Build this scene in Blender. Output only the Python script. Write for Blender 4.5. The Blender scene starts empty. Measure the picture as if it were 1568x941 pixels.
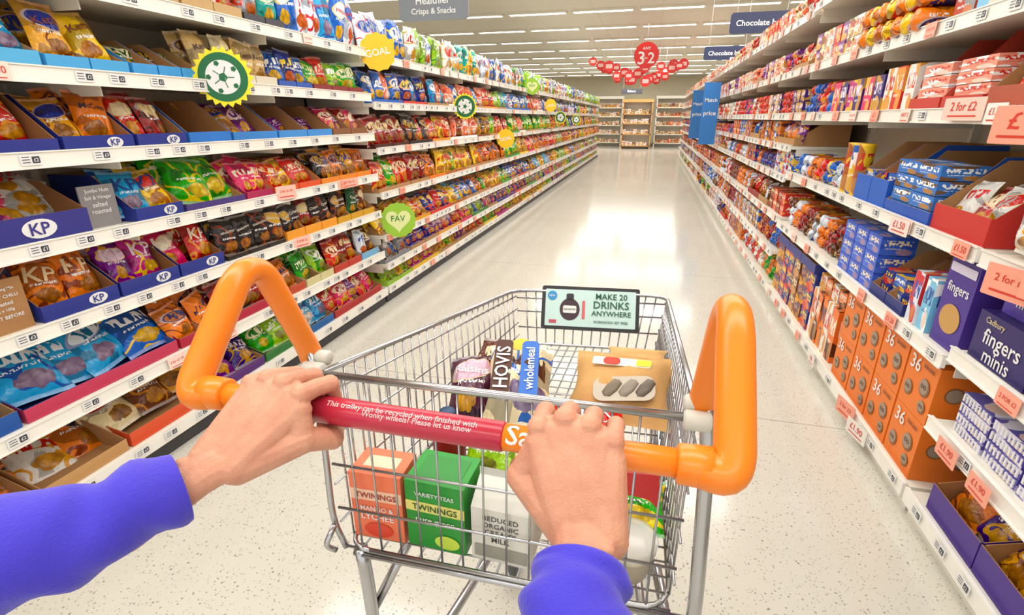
import bpy, math, random
import numpy as np
from mathutils import Vector, Matrix, noise
random.seed(7)
R=random.random
def rr(a,b): return a+(b-a)*random.random()
def hx(s):
    s=s.lstrip('#'); o=[]
    for i in (0,2,4):
        c=int(s[i:i+2],16)/255; o.append(c/12.92 if c<=.04045 else ((c+.055)/1.055)**2.4)
    return tuple(o)
scene=bpy.context.scene
try: scene.view_settings.view_transform='Standard'
except Exception: pass
COL=scene.collection
# ------------------------------------------------------------------ materials
class NB:
    def __init__(s,name):
        s.mat=bpy.data.materials.new(name); s.mat.use_nodes=True; s.nt=s.mat.node_tree
        s.b=s.nt.nodes['Principled BSDF']
    def n(s,t,**k):
        x=s.nt.nodes.new(t)
        for a,v in k.items(): setattr(x,a,v)
        return x
    def put(s,sock,v):
        if isinstance(v,bpy.types.NodeSocket): s.nt.links.new(v,sock)
        elif v is not None: sock.default_value=v
    def m(s,op,a,b=None,c=None):
        x=s.n('ShaderNodeMath',operation=op); s.put(x.inputs[0],a); s.put(x.inputs[1],b)
        if c is not None: s.put(x.inputs[2],c)
        return x.outputs[0]
    def mix(s,f,a,b):
        x=s.n('ShaderNodeMix',data_type='RGBA'); s.put(x.inputs[0],f)
        s.put(x.inputs[6],a if isinstance(a,bpy.types.NodeSocket) else (*a,1)); s.put(x.inputs[7],b if isinstance(b,bpy.types.NodeSocket) else (*b,1))
        return x.outputs[2]
    def vec(s,x,y,z):
        c=s.n('ShaderNodeCombineXYZ'); s.put(c.inputs[0],x); s.put(c.inputs[1],y); s.put(c.inputs[2],z); return c.outputs[0]
    def noise(s,vec,scale,detail=2.,rough=.5):
        x=s.n('ShaderNodeTexNoise'); s.put(x.inputs['Vector'],vec); x.inputs['Scale'].default_value=scale
        x.inputs['Detail'].default_value=detail; x.inputs['Roughness'].default_value=rough; return x.outputs[0]
    def obj(s): return s.n('ShaderNodeTexCoord').outputs['Object']
    def bump(s,h,st=.3,d=.01):
        x=s.n('ShaderNodeBump'); x.inputs['Strength'].default_value=st; x.inputs['Distance'].default_value=d
        s.put(x.inputs['Height'],h); s.nt.links.new(x.outputs[0],s.b.inputs['Normal'])
    def fin(s,col=None,rough=.5,metal=0.,**k):
        if col is not None: s.put(s.b.inputs['Base Color'],col if isinstance(col,bpy.types.NodeSocket) else (*col,1))
        s.put(s.b.inputs['Roughness'],rough); s.b.inputs['Metallic'].default_value=metal
        for a,v in k.items(): s.put(s.b.inputs[a.replace('_',' ')],v)
        return s.mat
def simple(name,col,rough=.5,metal=0.,var=.06,scale=12,**k):
    q=NB(name); nz=q.noise(q.obj(),scale,3.)
    c=q.mix(nz,tuple(x*(1-var) for x in col),tuple(min(1,x*(1+var)) for x in col))
    return q.fin(c,rough,metal,**k)
def attr(q,name):
    a=q.n('ShaderNodeAttribute',attribute_name=name); return a.outputs['Color'],a.outputs['Alpha']
def band(q,x,a,b): return q.m('MULTIPLY',q.m('GREATER_THAN',x,a),q.m('LESS_THAN',x,b))
def film_mat():
    q=NB('printed_film'); A,seed=attr(q,'ca'); B,let=attr(q,'cb'); C,_=attr(q,'cc')
    uv=q.n('ShaderNodeUVMap',uv_map='UVMap').outputs[0]; sp=q.n('ShaderNodeSeparateXYZ'); q.nt.links.new(uv,sp.inputs[0]); u,v=sp.outputs[0],sp.outputs[1]
    s50=q.m('MULTIPLY',seed,50.); k1=q.m('FRACT',q.m('MULTIPLY',seed,7.31)); k2=q.m('FRACT',q.m('MULTIPLY',seed,13.7)); sel=q.m('LESS_THAN',k1,.45)
    big=q.noise(q.vec(q.m('MULTIPLY',u,1.6),q.m('MULTIPLY',v,2.2),s50),1.,1.)
    dark=q.mix(.5,A,(0,0,0)); c=q.mix(q.m('GREATER_THAN',big,.56),A,dark)
    c=q.mix(q.m('MULTIPLY',band(q,big,.40,.45),q.m('GREATER_THAN',k2,.4)),c,C)
    nz=q.noise(q.vec(q.m('MULTIPLY',u,6.),q.m('MULTIPLY',v,6.),s50),1.,2.)
    e2=q.m('ADD',q.m('POWER',q.m('DIVIDE',q.m('SUBTRACT',u,q.m('ADD',.35,q.m('MULTIPLY',k2,.3))),q.m('ADD',.2,q.m('MULTIPLY',k1,.16))),2.),q.m('POWER',q.m('DIVIDE',q.m('SUBTRACT',v,.25),.15),2.))
    pic=q.m('LESS_THAN',q.m('ADD',e2,q.m('MULTIPLY',nz,1.6)),1.6)
    vo=q.n('ShaderNodeTexVoronoi'); q.put(vo.inputs['Vector'],q.vec(q.m('MULTIPLY',u,7.),q.m('MULTIPLY',v,8.),s50)); vo.inputs['Scale'].default_value=1.
    cc=q.mix(vo.outputs['Distance'],q.mix(.35,C,(.85,.5,.15)),q.mix(.75,C,(.12,.04,.01))); c=q.mix(pic,c,cc)
    vv=q.m('ADD',q.m('SUBTRACT',v,.65),q.m('MULTIPLY',q.m('SUBTRACT',u,.5),q.m('SUBTRACT',q.m('MULTIPLY',k2,.6),.3)))
    el=q.m('ADD',q.m('POWER',q.m('DIVIDE',q.m('SUBTRACT',u,.5),.4),2.),q.m('POWER',q.m('DIVIDE',vv,.14),2.))
    eb=q.m('MAXIMUM',q.m('DIVIDE',q.m('ABSOLUTE',q.m('SUBTRACT',u,.5)),.43),q.m('DIVIDE',q.m('ABSOLUTE',vv),.10))
    e=q.m('ADD',q.m('MULTIPLY',el,sel),q.m('MULTIPLY',eb,q.m('SUBTRACT',1.,sel)))
    c=q.mix(q.m('MULTIPLY',q.m('LESS_THAN',e,1.3),sel),c,q.mix(.35,C,(1,1,1)))
    ln=q.noise(q.vec(q.m('MULTIPLY',u,13.),q.m('MULTIPLY',vv,6.),s50),1.,0.)
    lt=q.m('GREATER_THAN',ln,.5)
    c=q.mix(q.m('MULTIPLY',q.m('LESS_THAN',e,1.),sel),c,B)
    c=q.mix(q.m('MULTIPLY',q.m('MULTIPLY',q.m('MULTIPLY',lt,q.m('LESS_THAN',e,.75)),sel),let),c,dark)
    c=q.mix(q.m('MULTIPLY',q.m('MULTIPLY',q.m('MULTIPLY',lt,q.m('LESS_THAN',e,1.)),q.m('SUBTRACT',1.,sel)),let),c,B)
    l2=q.noise(q.vec(q.m('MULTIPLY',u,38.),q.m('MULTIPLY',v,26.),s50),1.,0.)
    c=q.mix(q.m('MULTIPLY',q.m('MULTIPLY',band(q,v,.44,.49),band(q,u,.2,.8)),q.m('GREATER_THAN',l2,.5)),c,(.9,.9,.9))
    c=q.mix(q.m('ADD',q.m('GREATER_THAN',v,.94),q.m('LESS_THAN',v,.06)),c,q.mix(.3,A,(1,1,1)))
    wr=q.noise(q.vec(q.m('MULTIPLY',u,4.),q.m('MULTIPLY',v,3.),s50),1.,3.); q.bump(wr,1.,.018)
    hs=q.n('ShaderNodeHueSaturation'); hs.inputs['Saturation'].default_value=1.2; q.put(hs.inputs['Color'],c)
    return q.fin(hs.outputs[0],.27)
def carton_mat():
    q=NB('printed_carton'); A,seed=attr(q,'ca'); B,let=attr(q,'cb'); C,_=attr(q,'cc')
    uv=q.n('ShaderNodeUVMap',uv_map='UVMap').outputs[0]; sp=q.n('ShaderNodeSeparateXYZ'); q.nt.links.new(uv,sp.inputs[0]); u,v=sp.outputs[0],sp.outputs[1]
    s50=q.m('MULTIPLY',seed,50.)
    big=q.noise(q.vec(u,q.m('MULTIPLY',v,1.5),s50),1.4,0.)
    c=q.mix(q.m('GREATER_THAN',big,.58),A,C)
    ln=q.noise(q.vec(q.m('MULTIPLY',u,13.),q.m('MULTIPLY',v,5.),s50),1.,0.)
    bd=q.m('MULTIPLY',q.m('MULTIPLY',band(q,v,.5,.82),band(q,u,.1,.9)),let)
    c=q.mix(q.m('MULTIPLY',bd,q.m('GREATER_THAN',ln,.48)),c,B)
    l2=q.noise(q.vec(q.m('MULTIPLY',u,40.),q.m('MULTIPLY',v,22.),s50),1.,0.)
    c=q.mix(q.m('MULTIPLY',q.m('MULTIPLY',band(q,v,.34,.4),band(q,u,.15,.7)),q.m('GREATER_THAN',l2,.5)),c,B)
    e=q.m('ADD',q.m('POWER',q.m('DIVIDE',q.m('SUBTRACT',u,.68),.22),2.),q.m('POWER',q.m('DIVIDE',q.m('SUBTRACT',v,.2),.17),2.))
    c=q.mix(q.m('MULTIPLY',q.m('LESS_THAN',e,1.),let),c,q.mix(.5,C,(.7,.35,.1)))
    return q.fin(c,.4)
def ink_mat():
    q=NB('flat_colour_print'); A,_=attr(q,'ca'); nz=q.noise(q.obj(),30.,1.)
    return q.fin(q.mix(q.m('MULTIPLY',nz,.08),A,(0,0,0)),.45)
def board_mat():
    q=NB('corrugated_cardboard'); A,_=attr(q,'ca'); nz=q.noise(q.obj(),60.,2.)
    return q.fin(q.mix(q.m('MULTIPLY',nz,.3),A,(.2,.1,.04)),.8)
FILM,CART,INK,BOARD=0,1,2,3
PM=[film_mat(),carton_mat(),ink_mat(),board_mat()]
WHITE=(.85,.85,.84); BRN=hx('#b98a58'); BLK=(.015,.015,.02)
# ------------------------------------------------------------------ accumulators
class Acc:
    def __init__(s): s.V=[];s.L=[];s.S=[];s.U=[];s.A=[];s.B=[];s.C=[];s.M=[];s.SM=[];s.n=0
    def add(s,V,L,S,U=None,M=None,ca=WHITE,cb=WHITE,cc=WHITE,mi=2,sm=False,let=1.,seed=None):
        V=np.asarray(V,float); L=np.asarray(L,int); S=np.asarray(S,int)
        if M is not None:
            m=np.array(M); V=V@m[:3,:3].T+m[:3,3]
        if seed is None: seed=R()
        n=len(V); s.V.append(V); s.L.append(L+s.n); s.S.append(S); s.n+=n
        s.U.append(np.zeros((len(L),2)) if U is None else np.asarray(U,float))
        for lst,c,a in ((s.A,ca,seed),(s.B,cb,let),(s.C,cc,1.)):
            lst.append(np.tile(np.array([c[0],c[1],c[2],a]),(n,1)))
        s.M.append(np.full(len(S),mi)); s.SM.append(np.full(len(S),sm))
    def build(s,name,mats,parent=None):
        V=np.concatenate(s.V);L=np.concatenate(s.L);S=np.concatenate(s.S);U=np.concatenate(s.U)
        me=bpy.data.meshes.new(name); me.vertices.add(len(V)); me.vertices.foreach_set('co',V.astype(np.float32).ravel())
        me.loops.add(len(L)); me.loops.foreach_set('vertex_index',L.astype(np.int32))
        me.polygons.add(len(S)); st=np.concatenate([[0],np.cumsum(S)[:-1]]); me.polygons.foreach_set('loop_start',st.astype(np.int32))
        me.update(calc_edges=True)
        me.polygons.foreach_set('material_index',np.concatenate(s.M).astype(np.int32))
        me.polygons.foreach_set('use_smooth',np.concatenate(s.SM).astype(bool))
        uvl=me.uv_layers.new(name='UVMap'); uvl.data.foreach_set('uv',U.astype(np.float32).ravel())
        for nm,lst in (('ca',s.A),('cb',s.B),('cc',s.C)):
            a=me.attributes.new(nm,'FLOAT_COLOR','POINT'); a.data.foreach_set('color',np.concatenate(lst).astype(np.float32).ravel())
        for m in mats: me.materials.append(m)
        me.update(); me.validate()
        o=bpy.data.objects.new(name,me); COL.objects.link(o)
        if parent: o.parent=parent
        return o
ACC={}
def acc(n,side='R'):
    n=n+'@'+side
    if n not in ACC: ACC[n]=Acc()
    return ACC[n]
def empty(name):
    o=bpy.data.objects.new(name,None); o.empty_display_size=.1; COL.objects.link(o); return o
# ------------------------------------------------------------------ frames
AX={'L':(Vector((0,1,0)),Vector((1,0,0))),'R':(Vector((0,-1,0)),Vector((-1,0,0)))}
def frame(pos,W,N,tilt=0,yaw=0,roll=0):
    W=Vector(W).normalized(); N=Vector(N).normalized(); H=N.cross(W).normalized(); N=W.cross(H)
    B=Matrix(((W.x,H.x,N.x,0),(W.y,H.y,N.y,0),(W.z,H.z,N.z,0),(0,0,0,1)))
    return Matrix.Translation(Vector(pos))@B@Matrix.Rotation(yaw,4,'Y')@Matrix.Rotation(-tilt,4,'X')@Matrix.Rotation(roll,4,'Z')
LX=-1.87; RX=1.0
def sf(side,y,z,dx=0,tilt=0,yaw=0,roll=0):
    W,N=AX[side]
    p=(LX-dx,y,z) if side=='L' else (RX+dx,y,z)
    return frame(p,W,N,tilt,yaw,roll)
def T(x,y,z): return Matrix.Translation((x,y,z))
# ------------------------------------------------------------------ templates
def box_t(w,h,d):
    a=w/2;c=d/2
    P=[[(-a,0,c),(a,0,c),(a,h,c),(-a,h,c)],[(a,0,-c),(-a,0,-c),(-a,h,-c),(a,h,-c)],[(a,0,c),(a,0,-c),(a,h,-c),(a,h,c)],
       [(-a,0,-c),(-a,0,c),(-a,h,c),(-a,h,-c)],[(-a,h,c),(a,h,c),(a,h,-c),(-a,h,-c)],[(-a,0,-c),(a,0,-c),(a,0,c),(-a,0,c)]]
    V=np.array([p for f in P for p in f]); return V,np.arange(24),np.full(6,4),np.tile(np.array([(0,0),(1,0),(1,1),(0,1)],float),(6,1))
def box(A,M,w,h,d,ca,cb=WHITE,cc=WHITE,mi=CART,let=1.,seed=None):
    V,L,S,U=box_t(w,h,d); A.add(V,L,S,U,M,ca,cb,cc,mi,False,let,seed)
def wbox(A,x0,x1,y0,y1,z0,z1,ca=WHITE,mi=2):
    V,L,S,U=box_t(x1-x0,y1-y0,z1-z0); A.add(V,L,S,U,T((x0+x1)/2,y0,(z0+z1)/2),ca,mi=mi)
def quad(A,M,pts,ca,mi=2): A.add(pts,np.arange(len(pts)),[len(pts)],[(0,0),(1,0),(1,1),(0,1)][:len(pts)] if len(pts)<=4 else None,M,ca,mi=mi)
def grid_t(nu,nv):
    L=[]
    for j in range(nv-1):
        for i in range(nu-1):
            a=j*nu+i; L+= [a,a+1,a+1+nu,a+nu]
    return np.array(L)
def bag_z(u,v,d,seed):
    u=np.clip(u,0,1); vv=np.clip(np.abs((v-.5)/.44),0,1); su=np.clip(1-np.abs(2*u-1)**2.4,0,1); sv=1-vv**3.2
    t=d/2*su**.6*np.clip(sv,0,1)**.55
    t=t*(1+.12*np.sin(6*u+9*seed+4*v)+.10*np.sin(11*v+17*seed-5*u)+.05*np.sin(19*u+14*v+30*seed))
    return t+d*.09*np.sin(u*24+seed*20)*vv**3*su*np.clip(sv,0,1)**.3
def bag(A,M,w,h,d,ca,cb,cc,word=None,tc=None,hi=True,mi=FILM,tv=.64,tw=.62):
    seed=R(); nu,nv=(15,17) if hi else (7,8)
    u,v=np.meshgrid(np.linspace(0,1,nu),np.linspace(0,1,nv)); u=u.ravel(); v=v.ravel()
    def X(u,v): return (u-.5)*w*(1-.12*np.sin(math.pi*v)+.02*np.sin(9*v+seed*30))
    z=bag_z(u,v,d,seed)
    yy=v*h+h*.015*np.sin(u*5+seed*12)*(v-.5)*2
    F=np.stack([X(u,v),yy,z],1); Bk=np.stack([X(u,v),yy,-z*.8],1)
    L=grid_t(nu,nv); UV=np.stack([u,v],1)
    LB=L.reshape(-1,4)[:,::-1].ravel()
    A.add(np.concatenate([F,Bk]),np.concatenate([L,LB+len(F)]),np.full(len(L)//4*2,4),np.concatenate([UV[L],UV[LB]]),M,ca,cb,cc,mi,True,0. if word else 1.,seed)
    if word:
        tV,tL,tS=text_t(word); x=tV[:,0]*w*tw; y=tV[:,1]*w*tw
        ang=(seed*.6-.3)*-1*.6; ca_,sa=math.cos(ang),math.sin(ang); x,y=x*ca_-y*sa,x*sa+y*ca_
        vv=y/h+tv; uu=x/(w*(1-.12*np.sin(math.pi*vv)))+.5
        zz=bag_z(uu,vv,d,seed)+.0025
        A.add(np.stack([x,vv*h,zz],1),tL,tS,None,M,tc or BLK,mi=INK)
_tc={}
def text_t(word):
    if word in _tc: return _tc[word]
    c=bpy.data.curves.new('t','FONT'); c.body=word; c.align_x='CENTER'; c.align_y='CENTER'; c.resolution_u=2; c.offset=.012
    o=bpy.data.objects.new('t',c); COL.objects.link(o); bpy.context.view_layer.update()
    me=bpy.data.meshes.new_from_object(o.evaluated_get(bpy.context.evaluated_depsgraph_get()))
    V=np.array([v.co[:] for v in me.vertices]); S=[len(p.vertices) for p in me.polygons]; L=[i for p in me.polygons for i in p.vertices]
    wd=V[:,0].max()-V[:,0].min(); V[:,0]-=(V[:,0].max()+V[:,0].min())/2; V[:,1]-=(V[:,1].max()+V[:,1].min())/2; V/=wd; V[:,2]=0
    bpy.data.objects.remove(o); bpy.data.curves.remove(c); bpy.data.meshes.remove(me)
    _tc[word]=(V,np.array(L),np.array(S)); return _tc[word]
def text(A,M,word,width,col,maxh=None,mi=INK):
    V,L,S=text_t(word); V=V*width
    if maxh:
        hh=V[:,1].max()-V[:,1].min()
        if hh>maxh: V=V*maxh/hh
    A.add(V,L,S,None,M,col,mi=mi)
def poly(A,M,pts,th,ca,mi=2,side=None):
    n=len(pts); P=np.array([(x,y,0) for x,y in pts]); Q=P.copy(); Q[:,2]=-th
    L=list(range(n))+list(range(2*n-1,n-1,-1)); S=[n,n]
    A.add(np.concatenate([P,Q]),L,S,None,M,ca,mi=mi)
    V=[];L=[];S=[]
    for i in range(n):
        j=(i+1)%n; k=len(V); V+=[P[i],Q[i],Q[j],P[j]]; L+=[k,k+1,k+2,k+3]; S.append(4)
    A.add(V,L,S,None,M,side or ca,mi=mi)
def circ(r,n=32,cx=0,cy=0,sx=1): return [(cx+sx*r*math.cos(2*math.pi*i/n),cy+r*math.sin(2*math.pi*i/n)) for i in range(n)]
def star(r,r2,n): return [((r if i%2==0 else r2)*math.cos(math.pi*i/n),(r if i%2==0 else r2)*math.sin(math.pi*i/n)) for i in range(2*n)]
def rrect(w,h,r,n=5):
    P=[]
    for cx,cy,a0 in ((w/2-r,h/2-r,0),(-w/2+r,h/2-r,90),(-w/2+r,-h/2+r,180),(w/2-r,-h/2+r,270)):
        for i in range(n+1):
            a=math.radians(a0+90*i/n); P.append((cx+r*math.cos(a),cy+r*math.sin(a)))
    return P
def lathe(A,M,prof,n=16,ca=WHITE,cb=WHITE,cc=WHITE,mi=2,sm=True,let=1.,sq=1.):
    m=len(prof); V=[];U=[]
    tot=prof[-1][1]-prof[0][1] or 1
    for r,y in prof:
        for i in range(n+1):
            V.append((r*math.sin(2*math.pi*i/n+math.pi),y,sq*r*math.cos(2*math.pi*i/n+math.pi))); U.append((i/n,(y-prof[0][1])/tot))
    L=grid_t(n+1,m); U=np.array(U)
    A.add(V,L,np.full(len(L)//4,4),U[L],M,ca,cb,cc,mi,sm,let)
def roll(A,M,L_,r,ca,cb,cc,n=12,mi=FILM):
    pr=[(.001,0),(r*.55,.001),(r*.6,.006),(r*.92,.010),(r,.018),(r*.985,L_*.5),(r,L_-.018),(r*.92,L_-.010),(r*.6,L_-.006),(r*.55,L_-.001),(.001,L_)]
    MM=M@T(-L_/2,r,0)@Matrix.Rotation(-math.pi/2,4,'Z')
    m=len(pr);V=[];U=[]
    for rad,y in pr:
        for i in range(n+1):
            a=2*math.pi*i/n; V.append((rad*math.sin(a+math.pi),y,rad*math.cos(a+math.pi))); U.append((y/L_,(i/n)))
    G=grid_t(n+1,m);U=np.array(U); A.add(V,G,np.full(len(G)//4,4),U[G],MM,ca,cb,cc,mi,True)
def tray(A,M,w,hf,hb,d,col,word=None,tc=WHITE,inner=BRN):
    a=w/2; e=.003; s=d*.45
    quad(A,M,[(-a,0,0),(a,0,0),(a,hf,0),(-a,hf,0)],col,INK)
    for sgn in (-1,1):
        P=[(sgn*a,0,0),(sgn*a,0,-d),(sgn*a,hb,-d),(sgn*a,hb,-s),(sgn*a,hf,-.01),(sgn*a,hf,0)]
        quad(A,M,P if sgn>0 else P[::-1],col,INK)
        b=sgn*(a-e); Q=[(b,e,-e),(b,e,-d),(b,hb,-d),(b,hb,-s),(b,hf,-.01),(b,hf,-e)]
        quad(A,M,Q[::-1] if sgn>0 else Q,inner,BOARD)
        quad(A,M,[(sgn*a,hf,-.01),(b,hf,-.01),(b,hb,-s),(sgn*a,hb,-s)],inner,BOARD)
        quad(A,M,[(sgn*a,hb,-s),(b,hb,-s),(b,hb,-d),(sgn*a,hb,-d)],inner,BOARD)
    quad(A,M,[(a,e,-e),(-a,e,-e),(-a,hf,-e),(a,hf,-e)],inner,BOARD)
    quad(A,M,[(-a,hf,0),(a,hf,0),(a,hf,-e),(-a,hf,-e)],inner,BOARD)
    quad(A,M,[(-a,e,0),(a,e,0),(a,e,-d),(-a,e,-d)],inner,BOARD)
    quad(A,M,[(-a,0,-d),(a,0,-d),(a,hb,-d),(-a,hb,-d)],inner,BOARD)
    if word:
        poly(A,M@T(w*.2,hf*.5,.0022),circ(hf*.36,20,sx=1.7),.001,WHITE,INK)
        text(A,M@T(w*.2,hf*.5,.004),word,hf*.85,col,hf*.45)
# ------------------------------------------------------------------ palettes
PAL={k:tuple(hx(c) for c in v) for k,v in {
 'navy':('#20308c','#f7d21e','#d8392b'),'gold':('#e8a317','#23348f','#7a3b10'),'orange':('#f0801e','#2a2450','#8a3a12'),
 'red':('#d4261f','#f6e9c8','#e89b2a'),'dred':('#9c1d1a','#e9d3a0','#4a1a14'),'pink':('#e2336b','#f7f1d8','#f3b53a'),
 'purple':('#7a2d8c','#f2d7ee','#e8a83a'),'violet':('#3a2076','#f2e6f7','#c9972e'),'green':('#3aa935','#f4f6d2','#e7d22e'),'dgreen':('#1d6a35','#f1e9c6','#c98b2b'),
 'lime':('#9ccb3b','#ffffff','#3a8a3a'),'cyan':('#1ea0dc','#f6fbff','#0f4fa8'),'blue':('#1f66c8','#ffffff','#f2c43a'),'lblue':('#7cc4ea','#1d4f9c','#ffffff'),
 'yellow':('#f5c81a','#d42a20','#b5651d'),'black':('#231c1a','#caa55a','#8c3a1e'),'brown':('#6b3a1e','#f0dcae','#c9842f'),'tan':('#cdb080','#5a3a22','#8f6a3a'),
 'white':('#ecebe6','#d22f2c','#e2a13a'),'wblue':('#dfe9f4','#1f4fae','#d4262b'),'grey':('#8d9096','#f3f3f3','#c04a3a'),'teal':('#2aa39a','#f3f7e8','#e8c23a'),
 'cream':('#efe0b8','#c4342a','#8a5a2a'),'magenta':('#c2298a','#fdf0d8','#f2c52d'),'salmon':('#f49a80','#d8392b','#ffffff'),'oran2':('#ee7423','#fff2dd','#5a2a14')}.items()}
# ------------------------------------------------------------------ shelving
MSH=[simple('shelf_white_enamel',hx('#ece8da'),.35,0,.04),simple('shelf_back_panel',hx('#dad3c0'),.6),simple('plinth_dark',hx('#3c3c3e'),.5),simple('price_rail_plastic',hx('#f2efe6'),.25)]
def shelving(side,y0,y1,zs,depth,A,topz=2.1):
    s=-1 if side=='L' else 1; fx=(-1.85 if side=='L' else .99)
    def bx(xa,xb,*a,mi=0):
        x0,x1=sorted((fx+s*xa,fx+s*xb)); wbox(A,x0,x1,*a,WHITE,mi)
    bx(depth+.06,depth+.09,y0,y1,0,topz,mi=1)
    n=max(1,round((y1-y0)/1.0))
    for i in range(n+1):
        yy=y0+(y1-y0)*i/n; bx(depth+.03,depth+.062,yy-.015,yy+.015,0,topz,mi=0)
    for i,z in enumerate(zs):
        if i==0:
            bx(.012,depth+.06,y0,y1,z-.03,z,mi=0); bx(0.03,.05,y0,y1,0,z-.03,mi=2 if side=='L' else 0)
            bx(0,.012,y0,y1,z-.045,z+.012,mi=3)
        else:
            bx(.012,depth+.06,y0+.003,y1-.003,z-.022,z,mi=0)
            bx(-.002,.012,y0+.002,y1-.002,z-.036,z+.010,mi=3); bx(-.006,.0,y0+.002,y1-.002,z-.040,z-.034,mi=3); bx(-.006,.0,y0+.002,y1-.002,z+.008,z+.012,mi=3)
            for j in range(n+1):
                yy=min(max(y0+(y1-y0)*j/n,y0+.012),y1-.012); bx(.05,depth+.05,yy-.003,yy+.003,z-.07,z-.022,mi=0)
ZL1=[.12,.41,.71,.97,1.24,1.49,1.76]; ZL2=[.12,.30,.52,.83,1.14,1.44,1.74]
AL=Acc(); shelving('L',-1.2,3.36,ZL1,.46,AL); shelving('L',3.39,20,ZL2,.46,AL); AL.build('shelving_unit',MSH)
ZR1=[.10,.40,.655,.97,1.37,1.67,2.05]; ZR2=[.10,.61,.97,1.37,1.67,2.05]; ZR3=[.10,.36,.63,.93,1.15,1.37,1.67,2.02]
AR=Acc(); shelving('R',-.9,1.80,ZR1,.46,AR,topz=2.4); shelving('R',1.82,4.3,ZR2,.46,AR,topz=2.4); shelving('R',4.32,20.5,ZR3,.46,AR,topz=2.4); AR.build('shelving_unit',MSH)
# ------------------------------------------------------------------ fill helpers
def fbags(side,y0,y1,z,pals,w=.13,h=.18,d=.055,rows=2,tilt=.3,name='crisp_packets',word=None,tc=None,mix=True,dx0=.07,hi=True,lay=False,step=.82):
    A=acc(name,side); n=max(1,int(round((y1-y0)/(w*step)))); w*=1.05; h*=1.05; d*=1.15
    for r in range(rows-1,-1,-1):
        for i in range(n):
            p=PAL[pals[(i if mix else int(i*len(pals)/n))%len(pals)]]
            y=y0+(i+.5)*(y1-y0)/n+rr(-.01,.01)
            if lay: M=sf(side,y,z+.03+.03*r,dx0+.16+r*.03,tilt=1.1+rr(-.2,.2),yaw=rr(-.15,.15),roll=0)@T(0,-h*.4,.0)@Matrix.Rotation(rr(-.5,.5),4,'Z')
            else: M=sf(side,y,z+.004+r*.012,dx0+r*.085+rr(-.012,.012),tilt=tilt+rr(-.16,.16),yaw=rr(-.26,.26),roll=rr(-.14,.14))
            bag(A,M,w*rr(.93,1.07),h*rr(.9,1.04),d*rr(.8,1.25),*p,word=(word if (word and r==0) else None),tc=tc,hi=hi)
def ftray(side,y0,y1,z,col,hf=.05,hb=.15,d=.36,word=None,n=1,dx=.02,name='cardboard_display_trays',inner=BRN,tc=WHITE):
    A=acc(name,side); c=hx(col) if isinstance(col,str) else col
    for i in range(n):
        a=y0+(y1-y0)*i/n; b=y0+(y1-y0)*(i+1)/n
        tray(A,sf(side,(a+b)/2,z+.001,dx),(b-a)-.006,hf,hb,d,c,word,tc,inner)
def fbox(side,y0,y1,z,pals,w=.12,h=.08,d=.12,stack=2,name='biscuit_cartons',dx0=.03,rows=1,jit=.004,let=1.):
    A=acc(name,side); n=max(1,int((y1-y0)/w+.2))
    for r in range(rows):
        for i in range(n):
            p=PAL[pals[i%len(pals)]]; sd=R()
            for k in range(stack):
                y=y0+(i+.5)*(y1-y0)/n+rr(-jit,jit)
                box(A,sf(side,y,z+.001+k*h,dx0+d/2+r*(d+.01)+rr(0,.008),yaw=rr(-.03,.03)),min(w,(y1-y0)/n)-.008,h-.002,d,*p,let=let,seed=sd)
def froll(side,y0,y1,z,pals,L=.2,r=.03,stack=2,axis='N',name='biscuit_packets',dx0=.03,n=12):
    A=acc(name,side)
    if axis=='N':
        m=max(1,int((y1-y0)/(2*r+.002)))
        for k in range(stack):
            for i in range(m-(k%2)):
                p=PAL[pals[((i+k)//2)%len(pals)]]; y=y0+r+(i+.5*(k%2))*(y1-y0-2*r)/max(1,m-1)
                roll(A,sf(side,y,z+k*r*1.75,dx0+L/2+rr(0,.02),yaw=math.pi/2+rr(-.05,.05)),L,r,*p,n=n)
    else:
        m=max(1,int((y1-y0)/(L+.004)))
        for k in range(stack):
            for q in range(2):
                for i in range(m):
                    p=PAL[pals[(i+k)%len(pals)]]; y=y0+(i+.5)*(y1-y0)/m
                    roll(A,sf(side,y+rr(-.006,.006),z+k*r*1.85,dx0+r+q*2*r,yaw=rr(-.05,.05)),L,r,*p,n=n)
NV='#26348c'
Z=ZL1
# base row
fbags('L',-.8,.5,Z[0],['orange','white'],.2,.22,.06,2,1.0,lay=True,name='nut_packets')
ftray('L',.5,.95,Z[0],'#c99a62',.05,.10,.4); fbags('L',.55,.95,Z[0]+.02,['orange','white','red'],.17,.22,.06,3,1.1,lay=True,name='nut_packets',step=.6)
ftray('L',.96,1.27,Z[0],'#c99a62',.05,.10,.4); fbags('L',1.0,1.26,Z[0]+.02,['white','orange'],.2,.24,.05,1,1.1,lay=True,name='nut_packets')
ftray('L',1.28,1.72,Z[0],'#e2552a',.06,.09,.4); fbags('L',1.3,1.7,Z[0]+.04,['cream','brown','gold'],.19,.22,.06,2,.9,name='nut_packets',dx0=.12,word='NUTS',tc=hx('#8a2a18'))
ftray('L',1.74,2.05,Z[0],'#5a2a7a',.05,.1,.4); fbags('L',1.75,2.05,Z[0]+.02,['purple','violet'],.16,.19,.06,3,.7)
ftray('L',2.06,2.34,Z[0],'#2f7a35',.05,.1,.4); fbags('L',2.07,2.33,Z[0]+.02,['green','lime'],.15,.19,.06,3,.7)
ftray('L',2.35,2.7,Z[0],'#1f66a8',.05,.1,.4); fbags('L',2.36,2.7,Z[0]+.02,['cyan','lblue'],.15,.19,.06,3,.6)
ftray('L',2.71,3.34,Z[0],'#b32a2a',.05,.1,.4,n=2); fbags('L',2.72,3.34,Z[0]+.02,['red','pink','purple'],.15,.19,.06,3,.6)
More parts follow.
